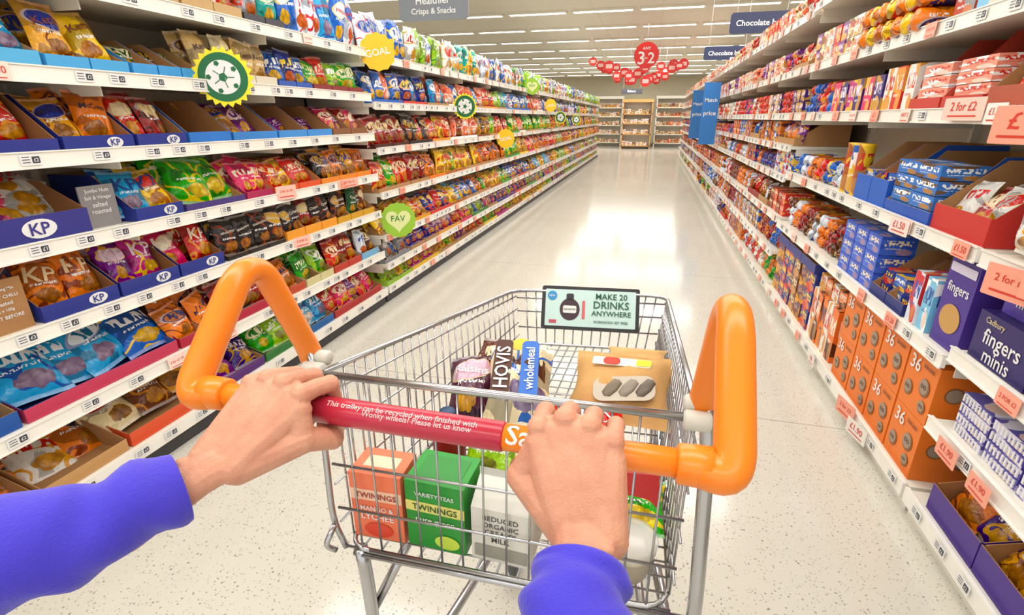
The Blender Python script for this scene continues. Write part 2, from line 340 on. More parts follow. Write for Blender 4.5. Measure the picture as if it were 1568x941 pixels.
# second row
fbags('L',-.8,.4,Z[1],['orange'],.2,.23,.06,2,1.,lay=True)
ftray('L',.45,.98,Z[1],'#1b56a8',.06,.12,.42); ftray('L',.99,1.58,Z[1],'#c8385a',.05,.10,.42,inner=hx('#1b56a8'))
fbags('L',.5,.98,Z[1]+.03,['cyan'],.21,.24,.07,3,.8,dx0=.1,step=.6); fbags('L',1.0,1.58,Z[1]+.03,['cyan','cyan','cyan','blue'],.22,.24,.075,3,.75,dx0=.08,step=.62)
ftray('L',1.59,1.86,Z[1],'#b5203c',.045,.13,.4,n=2); fbags('L',1.6,1.86,Z[1]+.01,['orange'],.14,.18,.06,2,.35)
ftray('L',1.87,2.18,Z[1],'#b5203c',.045,.13,.4); fbags('L',1.88,2.17,Z[1]+.01,['dred','black'],.14,.18,.06,2,.35)
ftray('L',2.19,2.47,Z[1],'#c24a2a',.045,.13,.4,n=2); fbags('L',2.2,2.46,Z[1]+.01,['red','orange'],.14,.19,.06,2,.35)
ftray('L',2.48,2.76,Z[1],'#d8cf9a',.045,.13,.4,n=2); fbags('L',2.49,2.75,Z[1]+.01,['green','lime'],.14,.19,.06,2,.35)
ftray('L',2.77,3.1,Z[1],'#c23a2a',.045,.13,.4,n=2); fbags('L',2.78,3.1,Z[1]+.01,['red','dred'],.14,.19,.06,2,.35)
ftray('L',3.11,3.34,Z[1],'#7ab8e0',.045,.13,.4); fbags('L',3.12,3.33,Z[1]+.01,['wblue','brown'],.13,.18,.06,2,.35)
# third row
ftray('L',.2,.94,Z[2],'#c99a62',.07,.16,.4,n=2); fbags('L',.2,.94,Z[2]+.01,['tan','orange'],.15,.18,.06,2)
for a,b,pl,wd,tcx in ((1.13,1.40,['orange'],'KP',hx('#f8ddb0')),(1.405,1.67,['purple','magenta'],'KP',hx('#fbe9f7')),(1.675,1.92,['pink','red'],'KP',hx('#fff0e0'))):
    ftray('L',a,b,Z[2],NV,.055,.17,.4,word='KP',inner=hx('#9a6a3c')); fbags('L',a+.01,b-.01,Z[2]+.012,pl,.128,.185,.06,2,.4,name='nut_packets',word=wd,tc=tcx,dx0=.09)
LT=acc('cardboard_display_trays','L')
box(LT,sf('L',1.05,Z[2],.04),.13,.17,.006,hx('#b08050'),mi=BOARD)
for i in range(5): text(LT,sf('L',1.05,Z[2]+.14-i*.022,.035),('KP Grazing Mix','SWEET CHILLI','roasted','12 x 150g','BEST BEFORE')[i],.09,WHITE,.012)
fbags('L',1.94,2.36,Z[2]+.006,['black'],.125,.185,.05,2,.12,word='SENSATIONS',tc=hx('#e9e2d0'),dx0=.05); ftray('L',1.94,2.36,Z[2],'#2a2322',.02,.1,.3,n=3)
ftray('L',2.37,2.86,Z[2],'#f0a02a',.05,.15,.35,n=3); fbags('L',2.38,2.85,Z[2]+.012,['black','black','dred'],.12,.18,.05,2,.15,word='Oriental',tc=hx('#e9e2d0'))
ftray('L',2.87,3.34,Z[2],'#d8a21e',.04,.15,.35,n=3); fbags('L',2.88,3.33,Z[2]+.012,['black','brown','dgreen'],.12,.18,.05,2,.15,word='Coated',tc=hx('#e9e2d0'))
# fourth row
ftray('L',.3,.8,Z[3],'#3a2a7c',.08,.17,.42,word='KP'); fbags('L',.3,.8,Z[3]+.02,['purple','blue'],.2,.2,.05,3,1.,lay=True)
ftray('L',.82,1.37,Z[3],'#343488',.085,.17,.42,word='KP',inner=hx('#9a6a3c')); fbags('L',.86,1.34,Z[3]+.06,['green','navy','purple','pink','white'],.17,.2,.05,3,1.0,name='nut_packets',lay=True,step=.6)
box(LT,sf('L',1.45,Z[3],.07),.13,.15,.006,hx('#8f8f92'),mi=BOARD)
for i,t in enumerate(('Jumbo Nuts','Salt & Vinegar','salted','roasted')): text(LT,sf('L',1.45,Z[3]+.13-i*.024,.065),t,.10,WHITE,.017)
ftray('L',1.54,1.76,Z[3],NV,.05,.17,.4,word='KP'); fbags('L',1.55,1.75,Z[3]+.01,['cyan','yellow'],.13,.18,.06,2,.45,name='nut_packets',word='KP',tc=hx('#1b3a8a'))
ftray('L',1.77,2.12,Z[3],'#4a3a80',.03,.12,.4); fbags('L',1.79,2.1,Z[3]+.015,['green'],.19,.215,.07,3,.6,word='Nik Naks',tc=hx('#1a5a20'),dx0=.08)
ftray('L',2.13,2.32,Z[3],'#b02858',.035,.16,.4); fbags('L',2.14,2.31,Z[3]+.01,['pink'],.12,.17,.05,2,.4)
ftray('L',2.33,2.74,Z[3],'#e0562a',.035,.16,.4,n=2); fbags('L',2.34,2.73,Z[3]+.01,['red','yellow','red'],.13,.16,.05,2,.6)
ftray('L',2.75,3.34,Z[3],'#e88a28',.035,.16,.4,n=3); fbags('L',2.76,3.33,Z[3]+.01,['black','gold','orange'],.12,.17,.05,2,.3)
# fifth row
ftray('L',.3,.8,Z[4],'#c99a62',.05,.17,.4,n=2); fbags('L',.3,.8,Z[4]+.01,['red'],.13,.17,.05,2)
ftray('L',.81,1.34,Z[4],'#2a348c',.045,.18,.4,n=2,inner=hx('#a87646')); fbags('L',.85,1.32,Z[4]+.01,['red'],.14,.17,.06,1,.5,dx0=.13)
ftray('L',1.35,1.61,Z[4],NV,.05,.18,.4,word='KP',inner=hx('#a87646')); fbags('L',1.36,1.60,Z[4]+.012,['gold','orange'],.13,.185,.06,2,.45,name='nut_packets',word='McCoys',tc=hx('#2a1a3a'),dx0=.09)
ftray('L',1.62,1.85,Z[4],NV,.05,.18,.4,word='KP',inner=hx('#a87646')); fbags('L',1.63,1.84,Z[4]+.012,['red','dred'],.115,.185,.06,2,.4,name='nut_packets',word='KP',tc=hx('#fbe9b7'),dx0=.09)
ftray('L',1.86,2.10,Z[4],'#2a7ad0',.05,.18,.4,inner=hx('#b98a58'))
ftray('L',2.11,2.42,Z[4],'#3a8ad8',.045,.17,.4,inner=hx('#b98a58')); fbags('L',2.12,2.41,Z[4]+.012,['gold','purple','gold'],.15,.19,.055,2,.7,dx0=.12)
ftray('L',2.43,2.92,Z[4],'#3f92dc',.045,.17,.4,n=2,inner=hx('#b98a58')); fbags('L',2.6,2.9,Z[4]+.01,['purple','blue'],.13,.13,.04,1,.8,dx0=.15)
ftray('L',2.93,3.34,Z[4],'#8a5a34',.045,.17,.4,n=2); fbags('L',2.94,3.33,Z[4]+.01,['pink','purple','red'],.13,.17,.05,2,.5)
# sixth row
ftray('L',.3,1.0,Z[5],'#4aa6dc',.05,.15,.4,n=2); fbags('L',.3,1.0,Z[5]+.01,['blue'],.14,.17,.06,2)
ftray('L',1.0,1.36,Z[5],'#55b2e2',.055,.13,.4,n=1); fbags('L',1.0,1.35,Z[5]+.03,['cyan','blue'],.15,.18,.06,3,.5,word='Sea Salt',tc=WHITE)
ftray('L',1.37,1.66,Z[5],'#49a8e0',.05,.12,.4,n=2); fbags('L',1.37,1.65,Z[5]+.02,['gold','yellow'],.14,.19,.06,3,.4,word='Kettle',tc=hx('#7a2a18'))
ftray('L',1.67,2.0,Z[5],'#3f9fe0',.05,.14,.4,n=3); fbags('L',1.68,2.0,Z[5]+.01,['dgreen','black','green'],.13,.13,.05,2,.7,dx0=.13)
ftray('L',2.01,2.48,Z[5],'#ddd6c2',.05,.12,.4,n=3); fbags('L',2.02,2.46,Z[5]+.012,['tan','cream','tan'],.125,.185,.06,2,.15,word='Kettle',tc=hx('#4a2a18'))
ftray('L',2.49,2.78,Z[5],'#2d58b0',.04,.14,.4,n=2); fbags('L',2.5,2.77,Z[5]+.01,['blue','navy'],.13,.18,.06,2,.3)
ftray('L',2.79,3.34,Z[5],'#8a2a2a',.04,.12,.4,n=3); fbags('L',2.8,3.33,Z[5]+.01,['green','red','lime','green'],.12,.17,.05,2,.3)
# top row
ftray('L',.3,1.95,Z[6],'#c2a06a',.09,.19,.4,n=5); fbags('L',.3,1.95,Z[6]+.03,['tan','cream','red'],.14,.2,.06,1,.2)
ftray('L',1.96,2.3,Z[6],'#c2a06a',.06,.17,.4,n=2); fbags('L',1.97,2.29,Z[6]+.02,['cream','white','red'],.14,.2,.06,2,.1)
ftray('L',2.31,2.6,Z[6],'#3a3a44',.05,.12,.4,n=2); fbags('L',2.32,2.6,Z[6]+.02,['grey','teal'],.14,.21,.06,2,.1)
fbags('L',2.61,3.34,Z[6]+.01,['blue','wblue','wblue','cyan'],.15,.27,.07,2,.05,word='popchips',tc=hx('#c8262b'))
# far-left section rows
far={0:['lime','magenta','yellow','purple','red','green','gold','yellow','lblue','orange'],
 1:['grey','navy','purple','pink','lime','magenta','green','red','purple','blue','yellow'],
 2:['yellow','gold','navy','yellow','blue','orange','lblue','green','gold','red'],
 3:['red','dred','orange','yellow','yellow','orange','pink','gold','green','purple'],
 4:['dred','black','red','salmon','salmon','gold','yellow','green','orange','red'],
 5:['blue','navy','cyan','salmon','salmon','red','yellow','green','wblue','cyan'],
 6:['wblue','blue','lime','white','teal','white','green','lime','yellow','wblue']}
for r,ps in far.items():
    y=3.41;i=0
    while y<19.6:
        L=rr(.38,.62); L=min(L,19.9-y); p=ps[i%len(ps)] if i<6 else random.choice(ps+['blue','green','yellow','lime']); z=ZL2[r]; hi=y<6
        if r<=2: h,w,tl=.175,.13,.55
        elif r==6: h,w,tl=.25,.15,.08
        else: h,w,tl=.21,.14,.25
        wd={0:'disco',2:"McCoys",1:'Squares'}.get(r) if y<5.2 else None
        fbags('L',y,y+L-.01,z+.008,[p,p,random.choice(ps)],w,h,.06,2 if y<9 else 1,tl,hi=hi,word=wd,tc=WHITE,dx0=.05)
        if y<9 and r not in(6,): ftray('L',y,y+L-.01,z,random.choice([PAL[p][0],BRN,PAL[p][2]]),.03,.08 if r<3 else .14,.36,n=2,dx=.01)
        y+=L;i+=1
# ------------------------------------------------------------------ right side
Z=ZR1
A=acc('biscuit_cartons')
ftray('R',.9,1.72,Z[0],'#4a2a8c',.1,.16,.4,n=3); fbags('R',.92,1.7,Z[0]+.03,['gold','violet','orange'],.16,.19,.06,2,.6,name='chocolate_packets',word='crunch',tc=hx('#b3201c'))
for i in range(5):
    for k in range(4):
        box(A,sf('R',1.75-.16*(i+.5),Z[1]+k*.034,.12,yaw=rr(-.04,.04)),.15,.032,.17,hx('#5a50a8'),hx('#f0e6f0'),hx('#d8d4e8'))
        for q in range(9): box(A,sf('R',1.75-.16*(i+.5)-.066+q*.0165,Z[1]+k*.034+.004,.034),.007,.024,.004,WHITE,mi=INK)
for i in range(3):
    yc=1.775-.27*(i+.5)
    box(A,sf('R',yc,Z[2]+.001,.12),.262,.15,.2,hx('#2c1f66'),mi=INK); Mx=sf('R',yc,Z[2],.0185)
    text(A,Mx@T(0,.078,.0),'fingers',.21,WHITE,.06); text(A,Mx@T(.0,.03,.0),'minis',.17,WHITE,.04); text(A,Mx@T(-.05,.128,.0),'Cadbury',.1,hx('#d9c79a'),.024)
    box(A,sf('R',yc-.005,Z[2]+.152,.16),.24,.09,.2,hx('#5a44b0'),mi=INK); Mx=sf('R',yc-.005,Z[2]+.152,.058)
    text(A,Mx@T(0,.045,.0),'fingers',.18,WHITE,.05)
box(A,sf('R',1.93,.611,.13),.17,.30,.2,hx('#4a2f94'),mi=INK); Mx=sf('R',1.93,.611,.0285); text(A,Mx@T(0,.2,0),'fingers',.15,WHITE,.045); poly(A,Mx@T(0,.1,.0005),circ(.05,24,sx=1.2),.0004,hx('#c99a52'),INK); poly(A,Mx@T(0,.27,.0005),rrect(.15,.03,.004,2),.0004,hx('#e0d8f0'),INK)
fbags('R',1.3,1.74,Z[3]+.005,['white','black','grey'],.15,.2,.07,2,.1,name='chocolate_packets'); ftray('R',.5,1.3,Z[3],'#c0302a',.06,.18,.4,n=3); fbags('R',.5,1.3,Z[3],['red','blue'],.15,.2,.07,2,.1,name='chocolate_packets')
ftray('R',1.5,1.78,Z[4],'#c23028',.05,.22,.4); fbags('R',1.52,1.77,Z[4]+.01,['white','red','yellow'],.12,.17,.05,2,.3,name='biscuit_packets')
froll('R',.5,1.5,Z[4],['red','blue','gold'],.22,.034,3); fbox('R',.4,1.78,Z[5],['grey','blue','red'],.14,.13,.2,2)
ftray('R',.5,1.78,Z[6],'#b98a58',.09,.2,.4,n=4,inner=BRN)
B=acc('chocolate_biscuit_cartons'); OR=hx('#ee7a1c'); DK=hx('#8a5a34')
for i in range(4):
    yc=1.97+i*.225
    for k in range(2):
        zz=.101+k*.225
        box(B,sf('R',yc,zz,.02+.11),.212,.223,.22,OR,mi=INK)
        if k==0: box(B,frame((RX+.24,yc-.02,.101),(1,0,0),(0,-1,0)),.06,.40,.19,hx('#2052a8'),mi=INK)
        Mx=sf('R',yc,zz,.0185)
        for (cx,cy,r_) in ((-.055,.075,.03),(.045,.12,.034),(.06,.05,.024)):
            poly(B,Mx@T(cx,cy,.001),circ(r_,24),.001,DK,INK); poly(B,Mx@T(cx-.003,cy+.004,.002),circ(r_*.84,24),.001,hx('#a08d78'),INK); text(B,Mx@T(cx-.003,cy+.004,.003),'oo',r_*1.1,hx('#6a4a34'))
        text(B,Mx@T(-.045,.18,.002),'36',.07,WHITE); text(B,Mx@T(.045,.195,.002),'biscuits',.07,hx('#5a2a14'))
        Ms=frame((RX+.13,yc-.1075,zz),(1,0,0),(0,-1,0))
        for (cx,cy,r_) in ((-.05,.13,.03),(.04,.10,.034)):
            poly(B,Ms@T(cx,cy,.0006),circ(r_,24),.0004,DK,INK); poly(B,Ms@T(cx,cy,.0012),circ(r_*.84,20),.0004,hx('#a08d78'),INK)
        text(B,Ms@T(.04,.19,.001),'36',.06,WHITE)
fbox('R',2.85,3.3,.1,['oran2','white','orange'],.09,.3,.2,1,dx0=.03); fbox('R',2.85,3.3,.4,['oran2','white'],.11,.09,.2,1,dx0=.05)
fbox('R',3.32,4.28,.1,['navy','gold','brown','navy'],.16,.12,.25,3,dx0=.03); ftray('R',3.32,4.28,.461,'#26348c',.06,.09,.3,n=3)
fbox('R',2.04,2.2,.61,['lblue','wblue'],.075,.2,.16,1,dx0=.02); fbox('R',2.22,2.54,.61,['navy','blue'],.11,.06,.2,2,dx0=.05); ftray('R',2.21,2.54,.61,'#1c2c78',.05,.2,.4,n=2,dx=.015)
for i in range(3):
    for k in range(3): box(A,sf('R',2.62+.15*i,.611+.083*k,.09),.143,.081,.14,hx('#2a56c8'),hx('#f0e6c8'),hx('#3a68d8'),seed=.3)
froll('R',3.08,4.25,.61,['brown','dred','orange','wblue'],.2,.034,3,axis='N')
ftray('R',1.86,2.2,.97,'#c9302a',.09,.24,.4,inner=BRN); fbags('R',1.88,2.18,.985,['white','red','white'],.13,.17,.05,3,.5,name='biscuit_packets',step=.7)
for i in range(2):
    for k in range(4): box(A,sf('R',2.30+.19*i,.971+.055*k,.09+.01*i),.18,.052,.15,hx('#2f74c8'),hx('#f2f6fa'),hx('#6a4a30'))
ftray('R',2.2,2.6,.97,'#1f55b8',.05,.25,.4,dx=.012)
ftray('R',2.62,3.0,.97,'#1f5fc4',.12,.27,.4,n=2,inner=BRN); fbox('R',2.62,3.0,.975,['blue','navy'],.12,.07,.2,2,dx0=.05)
for i in range(3): lathe(acc('crisp_tube'),sf('R',3.06+.08*i,.97,.06),[(0,0),(.035,0),(.037,.003),(.036,.24),(.038,.243),(.038,.255),(.0,.256)],20,*PAL['yellow' if i%2==0 else 'blue'],mi=CART)
froll('R',3.32,4.28,.972,['wblue','blue','red','orange'],.22,.036,2)
ftray('R',1.83,2.08,1.37,'#b8543a',.07,.26,.4,inner=hx('#b88a58')); fbags('R',1.84,2.07,1.38,['yellow','red'],.12,.16,.05,2,.4,name='biscuit_packets')
for a,b in ((2.1,2.36),(2.37,2.62)):
    ftray('R',a,b,1.37,'#c83a2c',.05,.26,.4,inner=hx('#c8402e')); fbox('R',a+.015,b-.015,1.374,['salmon','white'],.23,.042,.12,4,dx0=.04)
fbox('R',2.64,2.95,1.37,['white','red'],.1,.19,.2,1); fbox('R',2.96,3.7,1.37,['violet','pink','violet','magenta'],.12,.17,.2,1); froll('R',3.72,4.28,1.37,['blue','red','navy'],.2,.034,3)
fbox('R',1.84,2.5,1.67,['grey','blue','lblue'],.15,.14,.2,2)
for i in range(7):
    for q in range(2): roll(acc('biscuit_packets'),sf('R',2.62+.095*i,1.67+.085*q,.06,yaw=math.pi/2),.2,.042,*PAL['yellow' if i%2 else 'orange'])
fbox('R',3.3,4.28,1.67,['red','white','cream','purple'],.12,.1,.2,2)
ftray('R',1.84,4.28,2.05,'#b98a58',.09,.2,.4,n=8); fbox('R',1.84,4.28,2.06,['cream','white','red','tan'],.13,.2,.2,1,dx0=.06)
farR={0:['navy','orange','red','white','green','gold','wblue'],1:['dred','brown','blue','wblue','orange'],2:['dred','brown','red','orange','wblue'],3:['blue','wblue','red','orange','navy'],
 4:['red','blue','orange','purple'],5:['red','white','violet','pink','cream'],6:['white','red','salmon','purple','cream'],7:['red','cream','salmon','white']}
for r,ps in farR.items():
    y=4.35;i=0
    while y<20.2:
        L=min(rr(.35,.6),20.4-y); z=ZR3[r]+.001; p=[random.choice(ps),random.choice(ps)]; k=R(); n=12 if y<7 else 8
        if k<.45: froll('R',y,y+L-.01,z,p,.2,.032,2 if r in(3,4) else 3,n=n)
        elif k<.8: fbox('R',y,y+L-.01,z,p,.12,.085,.2,2)
        else: ftray('R',y,y+L-.01,z,random.choice([PAL[p[0]][0],BRN]),.05,.15,.36); fbags('R',y,y+L-.01,z+.01,p,.14,.16,.06,1,.3,hi=False,name='biscuit_packets')
        y+=L;i+=1
# ------------------------------------------------------------------ price labels
SAL=hx('#f6a58c'); RED=hx('#d8402c')
def labels(side,y0,y1,zs,big=.2):
    PL=acc('shelf_price_labels',side)
    for z in zs:
        y=y0+.05
        while y<y1-.06:
            dx=-.0255 if side=='L' else -.0165
            near=y<4.2; k=R()
            if k<big:
                M=sf(side,y,z-.013,dx-.006,tilt=.05)
                w,h=rr(.075,.095),.052
                poly(PL,M,rrect(w,h,.003,2),.001,SAL if R()<.7 else hx('#f7d9cc'),INK)
                if near: text(PL,M@T(0,.003,.0008),random.choice(['2 FOR £2','£1','ANY 2','2 for £1.50','£1.50']),w*.75,RED,.022); poly(PL,M@T(0,-.019,.0006),rrect(w*.7,.003,.001,1),.0003,RED,INK)
                y+=w+.01
            else:
                M=sf(side,y,z-.013,dx); poly(PL,M,rrect(.06,.032,.002,2),.001,WHITE,INK)
                if near:
                    poly(PL,M@T(.014,0,.0006),rrect(.022,.02,.002,2),.0003,hx('#3a4048'),INK); text(PL,M@T(.014,0,.0012),random.choice(['£2','£1','£3']),.014,WHITE,.012)
                    for q in range(3): poly(PL,M@T(-.014,.009-.008*q,.0006),rrect(.022,.0025,.0005,1),.0003,hx('#555555'),INK)
                else: poly(PL,M@T(.014,0,.0006),rrect(.022,.02,.002,2),.0003,hx('#50565e'),INK)
            y+=rr(.1,.26)
labels('L',.3,3.36,ZL1,.10); labels('L',3.4,9,ZL2,.25); labels('L',9,19.8,ZL2,.25)
labels('R',.6,1.78,ZR1,.35); labels('R',1.84,4.28,ZR2,.4); labels('R',4.35,12,ZR3,.4)
def card(side,y,z,w,h,word,col=SAL,yaw=0,dx=-.035,sub=True):
    PL=acc('shelf_price_labels',side)
    M=sf(side,y,z,dx,yaw=yaw); poly(PL,M,rrect(w,h,.004,2),.0015,col,INK); text(PL,M@T(0,h*.12,.001),word,w*.62,RED,h*.45)
    if sub: poly(PL,M@T(0,-h*.3,.0008),rrect(w*.7,h*.07,.001,1),.0003,RED,INK)
card('R',1.78,1.33,.13,.1,'£1',yaw=.5); card('R',2.08,1.375,.2,.07,'2 for £2',hx('#f5cfc0'),.1); card('R',1.9,1.36,.1,.06,'£1.50',hx('#f2efe6'))
card('R',1.60,.93,.15,.09,'2 for £2',yaw=.3); card('R',1.48,.97,.12,.11,'£1',yaw=.3); card('R',2.3,.95,.13,.06,'£1.50',hx('#f5e0d8'),.1)
card('R',1.62,.38,.11,.06,'£1.90'); card('R',1.45,.38,.1,.06,'£1.90'); card('R',2.35,.1,.14,.08,'2 for £3',yaw=.2); card('R',2.2,.08,.14,.07,'£1.90',hx('#efe9e0'),yaw=.2); card('R',2.9,.09,.1,.06,'50p',hx('#efe9e0'))
card('L',2.35,.98,.13,.07,'2 for £1.50',hx('#f8c4b4'),-.2); card('L',2.42,.70,.12,.06,'2 FOR £2',hx('#f8c4b4'),-.2); card('L',2.95,.96,.2,.055,'ANY 2 for £2',hx('#f8b8a6'),-.1)
card('L',1.08,1.49,.22,.085,'NEW flavours',hx('#f3ec7a'),0,-.03)
for nm,a in list(ACC.items()): a.build(nm.split('@')[0],PM)
# ------------------------------------------------------------------ promotional roundels on shelf edges
G1=hx('#0d6a3a'); YE=hx('#f8e71c'); LM=hx('#9ccf3a'); OY=hx('#f9c21c')
def heart(s):
    P=[]
    for i in range(30):
        t=2*math.pi*i/30; P.append((s*16*math.sin(t)**3/17,s*(13*math.cos(t)-5*math.cos(2*t)-2*math.cos(3*t)-math.cos(4*t))/17))
    return P[::-1]
def roundel(x,y,z,r,kind):
    a=Acc(); M=frame((x,y,z),(.86,.5,0),(.5,-.86,.0))
    if kind=='ball':
        poly(a,M,star(r*1.08,r*.93,22),.003,YE,INK); poly(a,M@T(0,0,.001),circ(r*.86,40),.0006,G1,INK); poly(a,M@T(0,0,.002),circ(r*.6,32),.0006,WHITE,INK)
        poly(a,M@T(0,0,.003),circ(r*.17,5),.0006,G1,INK)
        for i in range(5):
            t=2*math.pi*i/5+.63; poly(a,M@T(r*.5*math.cos(t),r*.5*math.sin(t),.003),circ(r*.1,5),.0006,G1,INK)
            q=2*math.pi*i/5; poly(a,M@T(0,0,.0028)@Matrix.Rotation(q,4,'Z')@T(r*.28,0,0),rrect(r*.22,.0035,.001,1),.0004,G1,INK)
    elif kind=='goal':
        poly(a,M,star(r*1.02,r*.94,12),.003,OY,INK); text(a,M@Matrix.Rotation(.2,4,'Z')@T(0,0,.0015),'GOAL',r*1.4,WHITE)
    else:
        poly(a,M,star(r*1.02,r*.96,16),.003,LM,INK); poly(a,M@T(0,0,.001),heart(r*.75),.0006,hx('#e8f2a8'),INK); text(a,M@T(0,r*.1,.002),'FAV',r*.8,hx('#3a8a3a'))
    box(a,frame((x-.05,y+.003,z-.012),(1,0,0),(0,-1,0)),.12,.012,.003,hx('#e8e8e0'),mi=INK)
    a.build('promotional_roundel',PM)
roundel(-1.79,2.0,1.51,.112,'ball'); roundel(-1.78,3.37,1.75,.115,'goal'); roundel(-1.78,5.05,1.45,.114,'ball'); roundel(-1.78,6.55,1.10,.118,'goal')
roundel(-1.78,3.48,.63,.13,'fav'); roundel(-1.78,8.06,1.78,.115,'fav'); roundel(-1.78,10.7,1.35,.115,'ball'); roundel(-1.78,9.6,1.55,.11,'goal')
roundel(-1.78,13,1.3,.11,'ball')
# ------------------------------------------------------------------ hanging signs
CEIL=3.2
def hsign(x,y,z,w,h,col,lines,name='hanging_aisle_sign'):
    a=Acc(); M=frame((x,y,z),(1,0,0),(0,-1,0)); poly(a,M,rrect(w,h,.035,6),.015,col,INK)
    k=len(lines)
    for i,t in enumerate(lines): text(a,M@T(0,h*(.5-(i+.5)/k)*.8,.002),t,w*.8,WHITE,h*.55/k)
    for s in (-1,1):
        hh=CEIL-z-h/2; box(a,frame((x+s*w*.4,y+.008,z+h/2),(1,0,0),(0,-1,0)),.004,hh,.004,hx('#bbbbbb'),mi=INK)
    a.build(name,PM)
hsign(-1.92,4.7,2.25,.64,.22,hx('#7a7f88'),['Healthier','Crisps & Snacks']); hsign(1.0,6.5,2.28,.6,.2,hx('#2a3355'),['Chocolate bars']); hsign(.98,9.1,2.26,.64,.19,hx('#2a3355'),['Chocolate bars'])
hsign(-1.0,24.5,2.4,.9,.22,hx('#4a4a50'),['Bakery'])
a=Acc(); M=frame((-.25,12,2.55),(1,0,0),(0,-1,0)); poly(a,M,circ(.25,40),.01,hx('#e0241c'),INK); text(a,M@T(0,.13,.002),'ANY',.16,WHITE); text(a,M@T(-.1,-.05,.002),'3',.13,WHITE); text(a,M@T(.1,-.05,.002),'2',.13,WHITE); text(a,M@T(0,-.05,.002),'for',.07,WHITE)
box(a,frame((-.25,12.01,2.80),(1,0,0),(0,-1,0)),.004,CEIL-2.8,.004,hx('#bbbbbb'),mi=INK); a.build('hanging_offer_disc',PM)
a=Acc()
for i in range(30):
    t=i/29; x=-1.5+2.1*t+rr(-.05,.05); y=rr(13.5,16); z=2.62-.45*math.sin(math.pi*t)*rr(.2,1.1); M=frame((x,y,z),(1,0,0),(0,-1,0)); r_=rr(.09,.13)
    poly(a,M,circ(r_,18),.004,hx('#dc2a22'),INK); poly(a,M@T(0,0,.002),rrect(r_*1.2,r_*.7,.01,2),.001,hx('#f4c9c0'),INK)
    box(a,frame((x,y+.004,z+r_),(1,0,0),(0,-1,0)),.003,CEIL-z-r_,.003,hx('#cccccc'),mi=INK)
a.build('hanging_offer_bunting',PM)
a=Acc()
for yy in (9.0,11.5): box(a,frame((.84,yy,.95),(1,0,0),(0,-1,0)),.24,.9,.01,hx('#2c78c4'),mi=INK); text(a,frame((.84,yy-.006,1.6),(1,0,0),(0,-1,0)),'Match',.18,WHITE); text(a,frame((.84,yy-.006,1.4),(1,0,0),(0,-1,0)),'price',.18,WHITE)
a.build('shelf_edge_banner',PM)
# ------------------------------------------------------------------ back area
a=Acc(); WD=simple('pine_wood',hx('#c08f54'),.5,0,.15,6); wm=[PM[0],PM[1],PM[2],PM[3],WD,MSH[0]]
def unit(x0,x1,y,zs,top,mi,pals,h=.2):
    for x in (x0,x1-.05): wbox(a,x,x+.05,y,y+.5,0,top,mi=mi)
    wbox(a,x0,x1,y+.48,y+.5,0,top,mi=5); wbox(a,x0-.03,x1+.03,y-.03,y+.5,top-.12,top,mi=mi)
    for z in zs:
        wbox(a,x0,x1,y,y+.48,z-.04,z,mi=mi)
        xx=x0+.12
        while xx<x1-.12:
            p=PAL[random.choice(pals)]; box(a,frame((xx,y+.15,z),(1,0,0),(0,-1,0)),.14,h*rr(.6,1),.2,*p); xx+=.16
unit(-1.35,-.05,25,[.15,.65,1.1,1.5],2.1,4,['white','cream','tan','white']); a.build('bakery_display_stand',wm)
a=Acc(); unit(-4.2,-1.45,26.9,[.2,.6,1.0,1.4,1.8],2.3,5,['white','cream','tan','gold']); a.build('bread_shelving',wm)
a=Acc(); unit(.1,3.0,26.9,[.2,.6,1.0,1.4,1.8],2.3,5,['cream','tan','orange','white','red']); a.build('bread_shelving',wm)
# ------------------------------------------------------------------ room shell
def floor_mat():
    q=NB('terrazzo_floor'); o=q.obj(); base=q.mix(q.noise(o,1.3,3.),hx('#c9c5b9'),hx('#d5d1c6'))
    c=base
    for scl,th,col,sel in ((80.,.15,hx('#756f66'),.5),(130.,.2,hx('#978e80'),.45),(55.,.11,hx('#625d55'),.65)):
        v=q.n('ShaderNodeTexVoronoi'); q.put(v.inputs['Vector'],o); v.inputs['Scale'].default_value=scl
        sp=q.n('ShaderNodeSeparateColor'); q.nt.links.new(v.outputs['Color'],sp.inputs[0])
        k=q.m('MULTIPLY',q.m('LESS_THAN',v.outputs['Distance'],q.m('MULTIPLY',sp.outputs[1],th*2)),q.m('GREATER_THAN',sp.outputs[0],sel)); c=q.mix(q.m('MULTIPLY',k,.65),c,col)
    sx=q.n('ShaderNodeSeparateXYZ'); q.nt.links.new(o,sx.inputs[0])
    j=q.m('LESS_THAN',q.m('ABSOLUTE',q.m('SUBTRACT',q.m('FRACT',q.m('DIVIDE',q.m('SUBTRACT',sx.outputs[1],1.14),2.4)),.5)),.0011)
    c=q.mix(q.m('MULTIPLY',j,.6),c,hx('#6a655c'))
    return q.fin(c,.14,Specular_IOR_Level=.5)
def plane(name,x0,x1,y0,y1,z0,z1,mat):
    a=Acc(); wbox(a,x0,x1,y0,y1,z0,z1,mi=0); return a.build(name,[mat])
plane('floor',-8,8,-4,28,-.1,0,floor_mat())
q=NB('ceiling_tiles'); br=q.n('ShaderNodeTexBrick'); q.put(br.inputs['Vector'],q.obj()); br.offset=0; br.inputs['Scale'].default_value=1.; br.inputs['Mortar Size'].default_value=.006
br.inputs['Brick Width'].default_value=1.2; br.inputs['Row Height'].default_value=.6; br.inputs['Color1'].default_value=(*hx('#e6e1d3'),1); br.inputs['Color2'].default_value=(*hx('#e0dbcd'),1); br.inputs['Mortar'].default_value=(*hx('#d2cdbf'),1)
plane('ceiling',-8,8,-4,28,CEIL,CEIL+.1,q.fin(br.outputs[0],.7))
WM=simple('painted_wall',hx('#e4dbc2'),.7,0,.03,3)
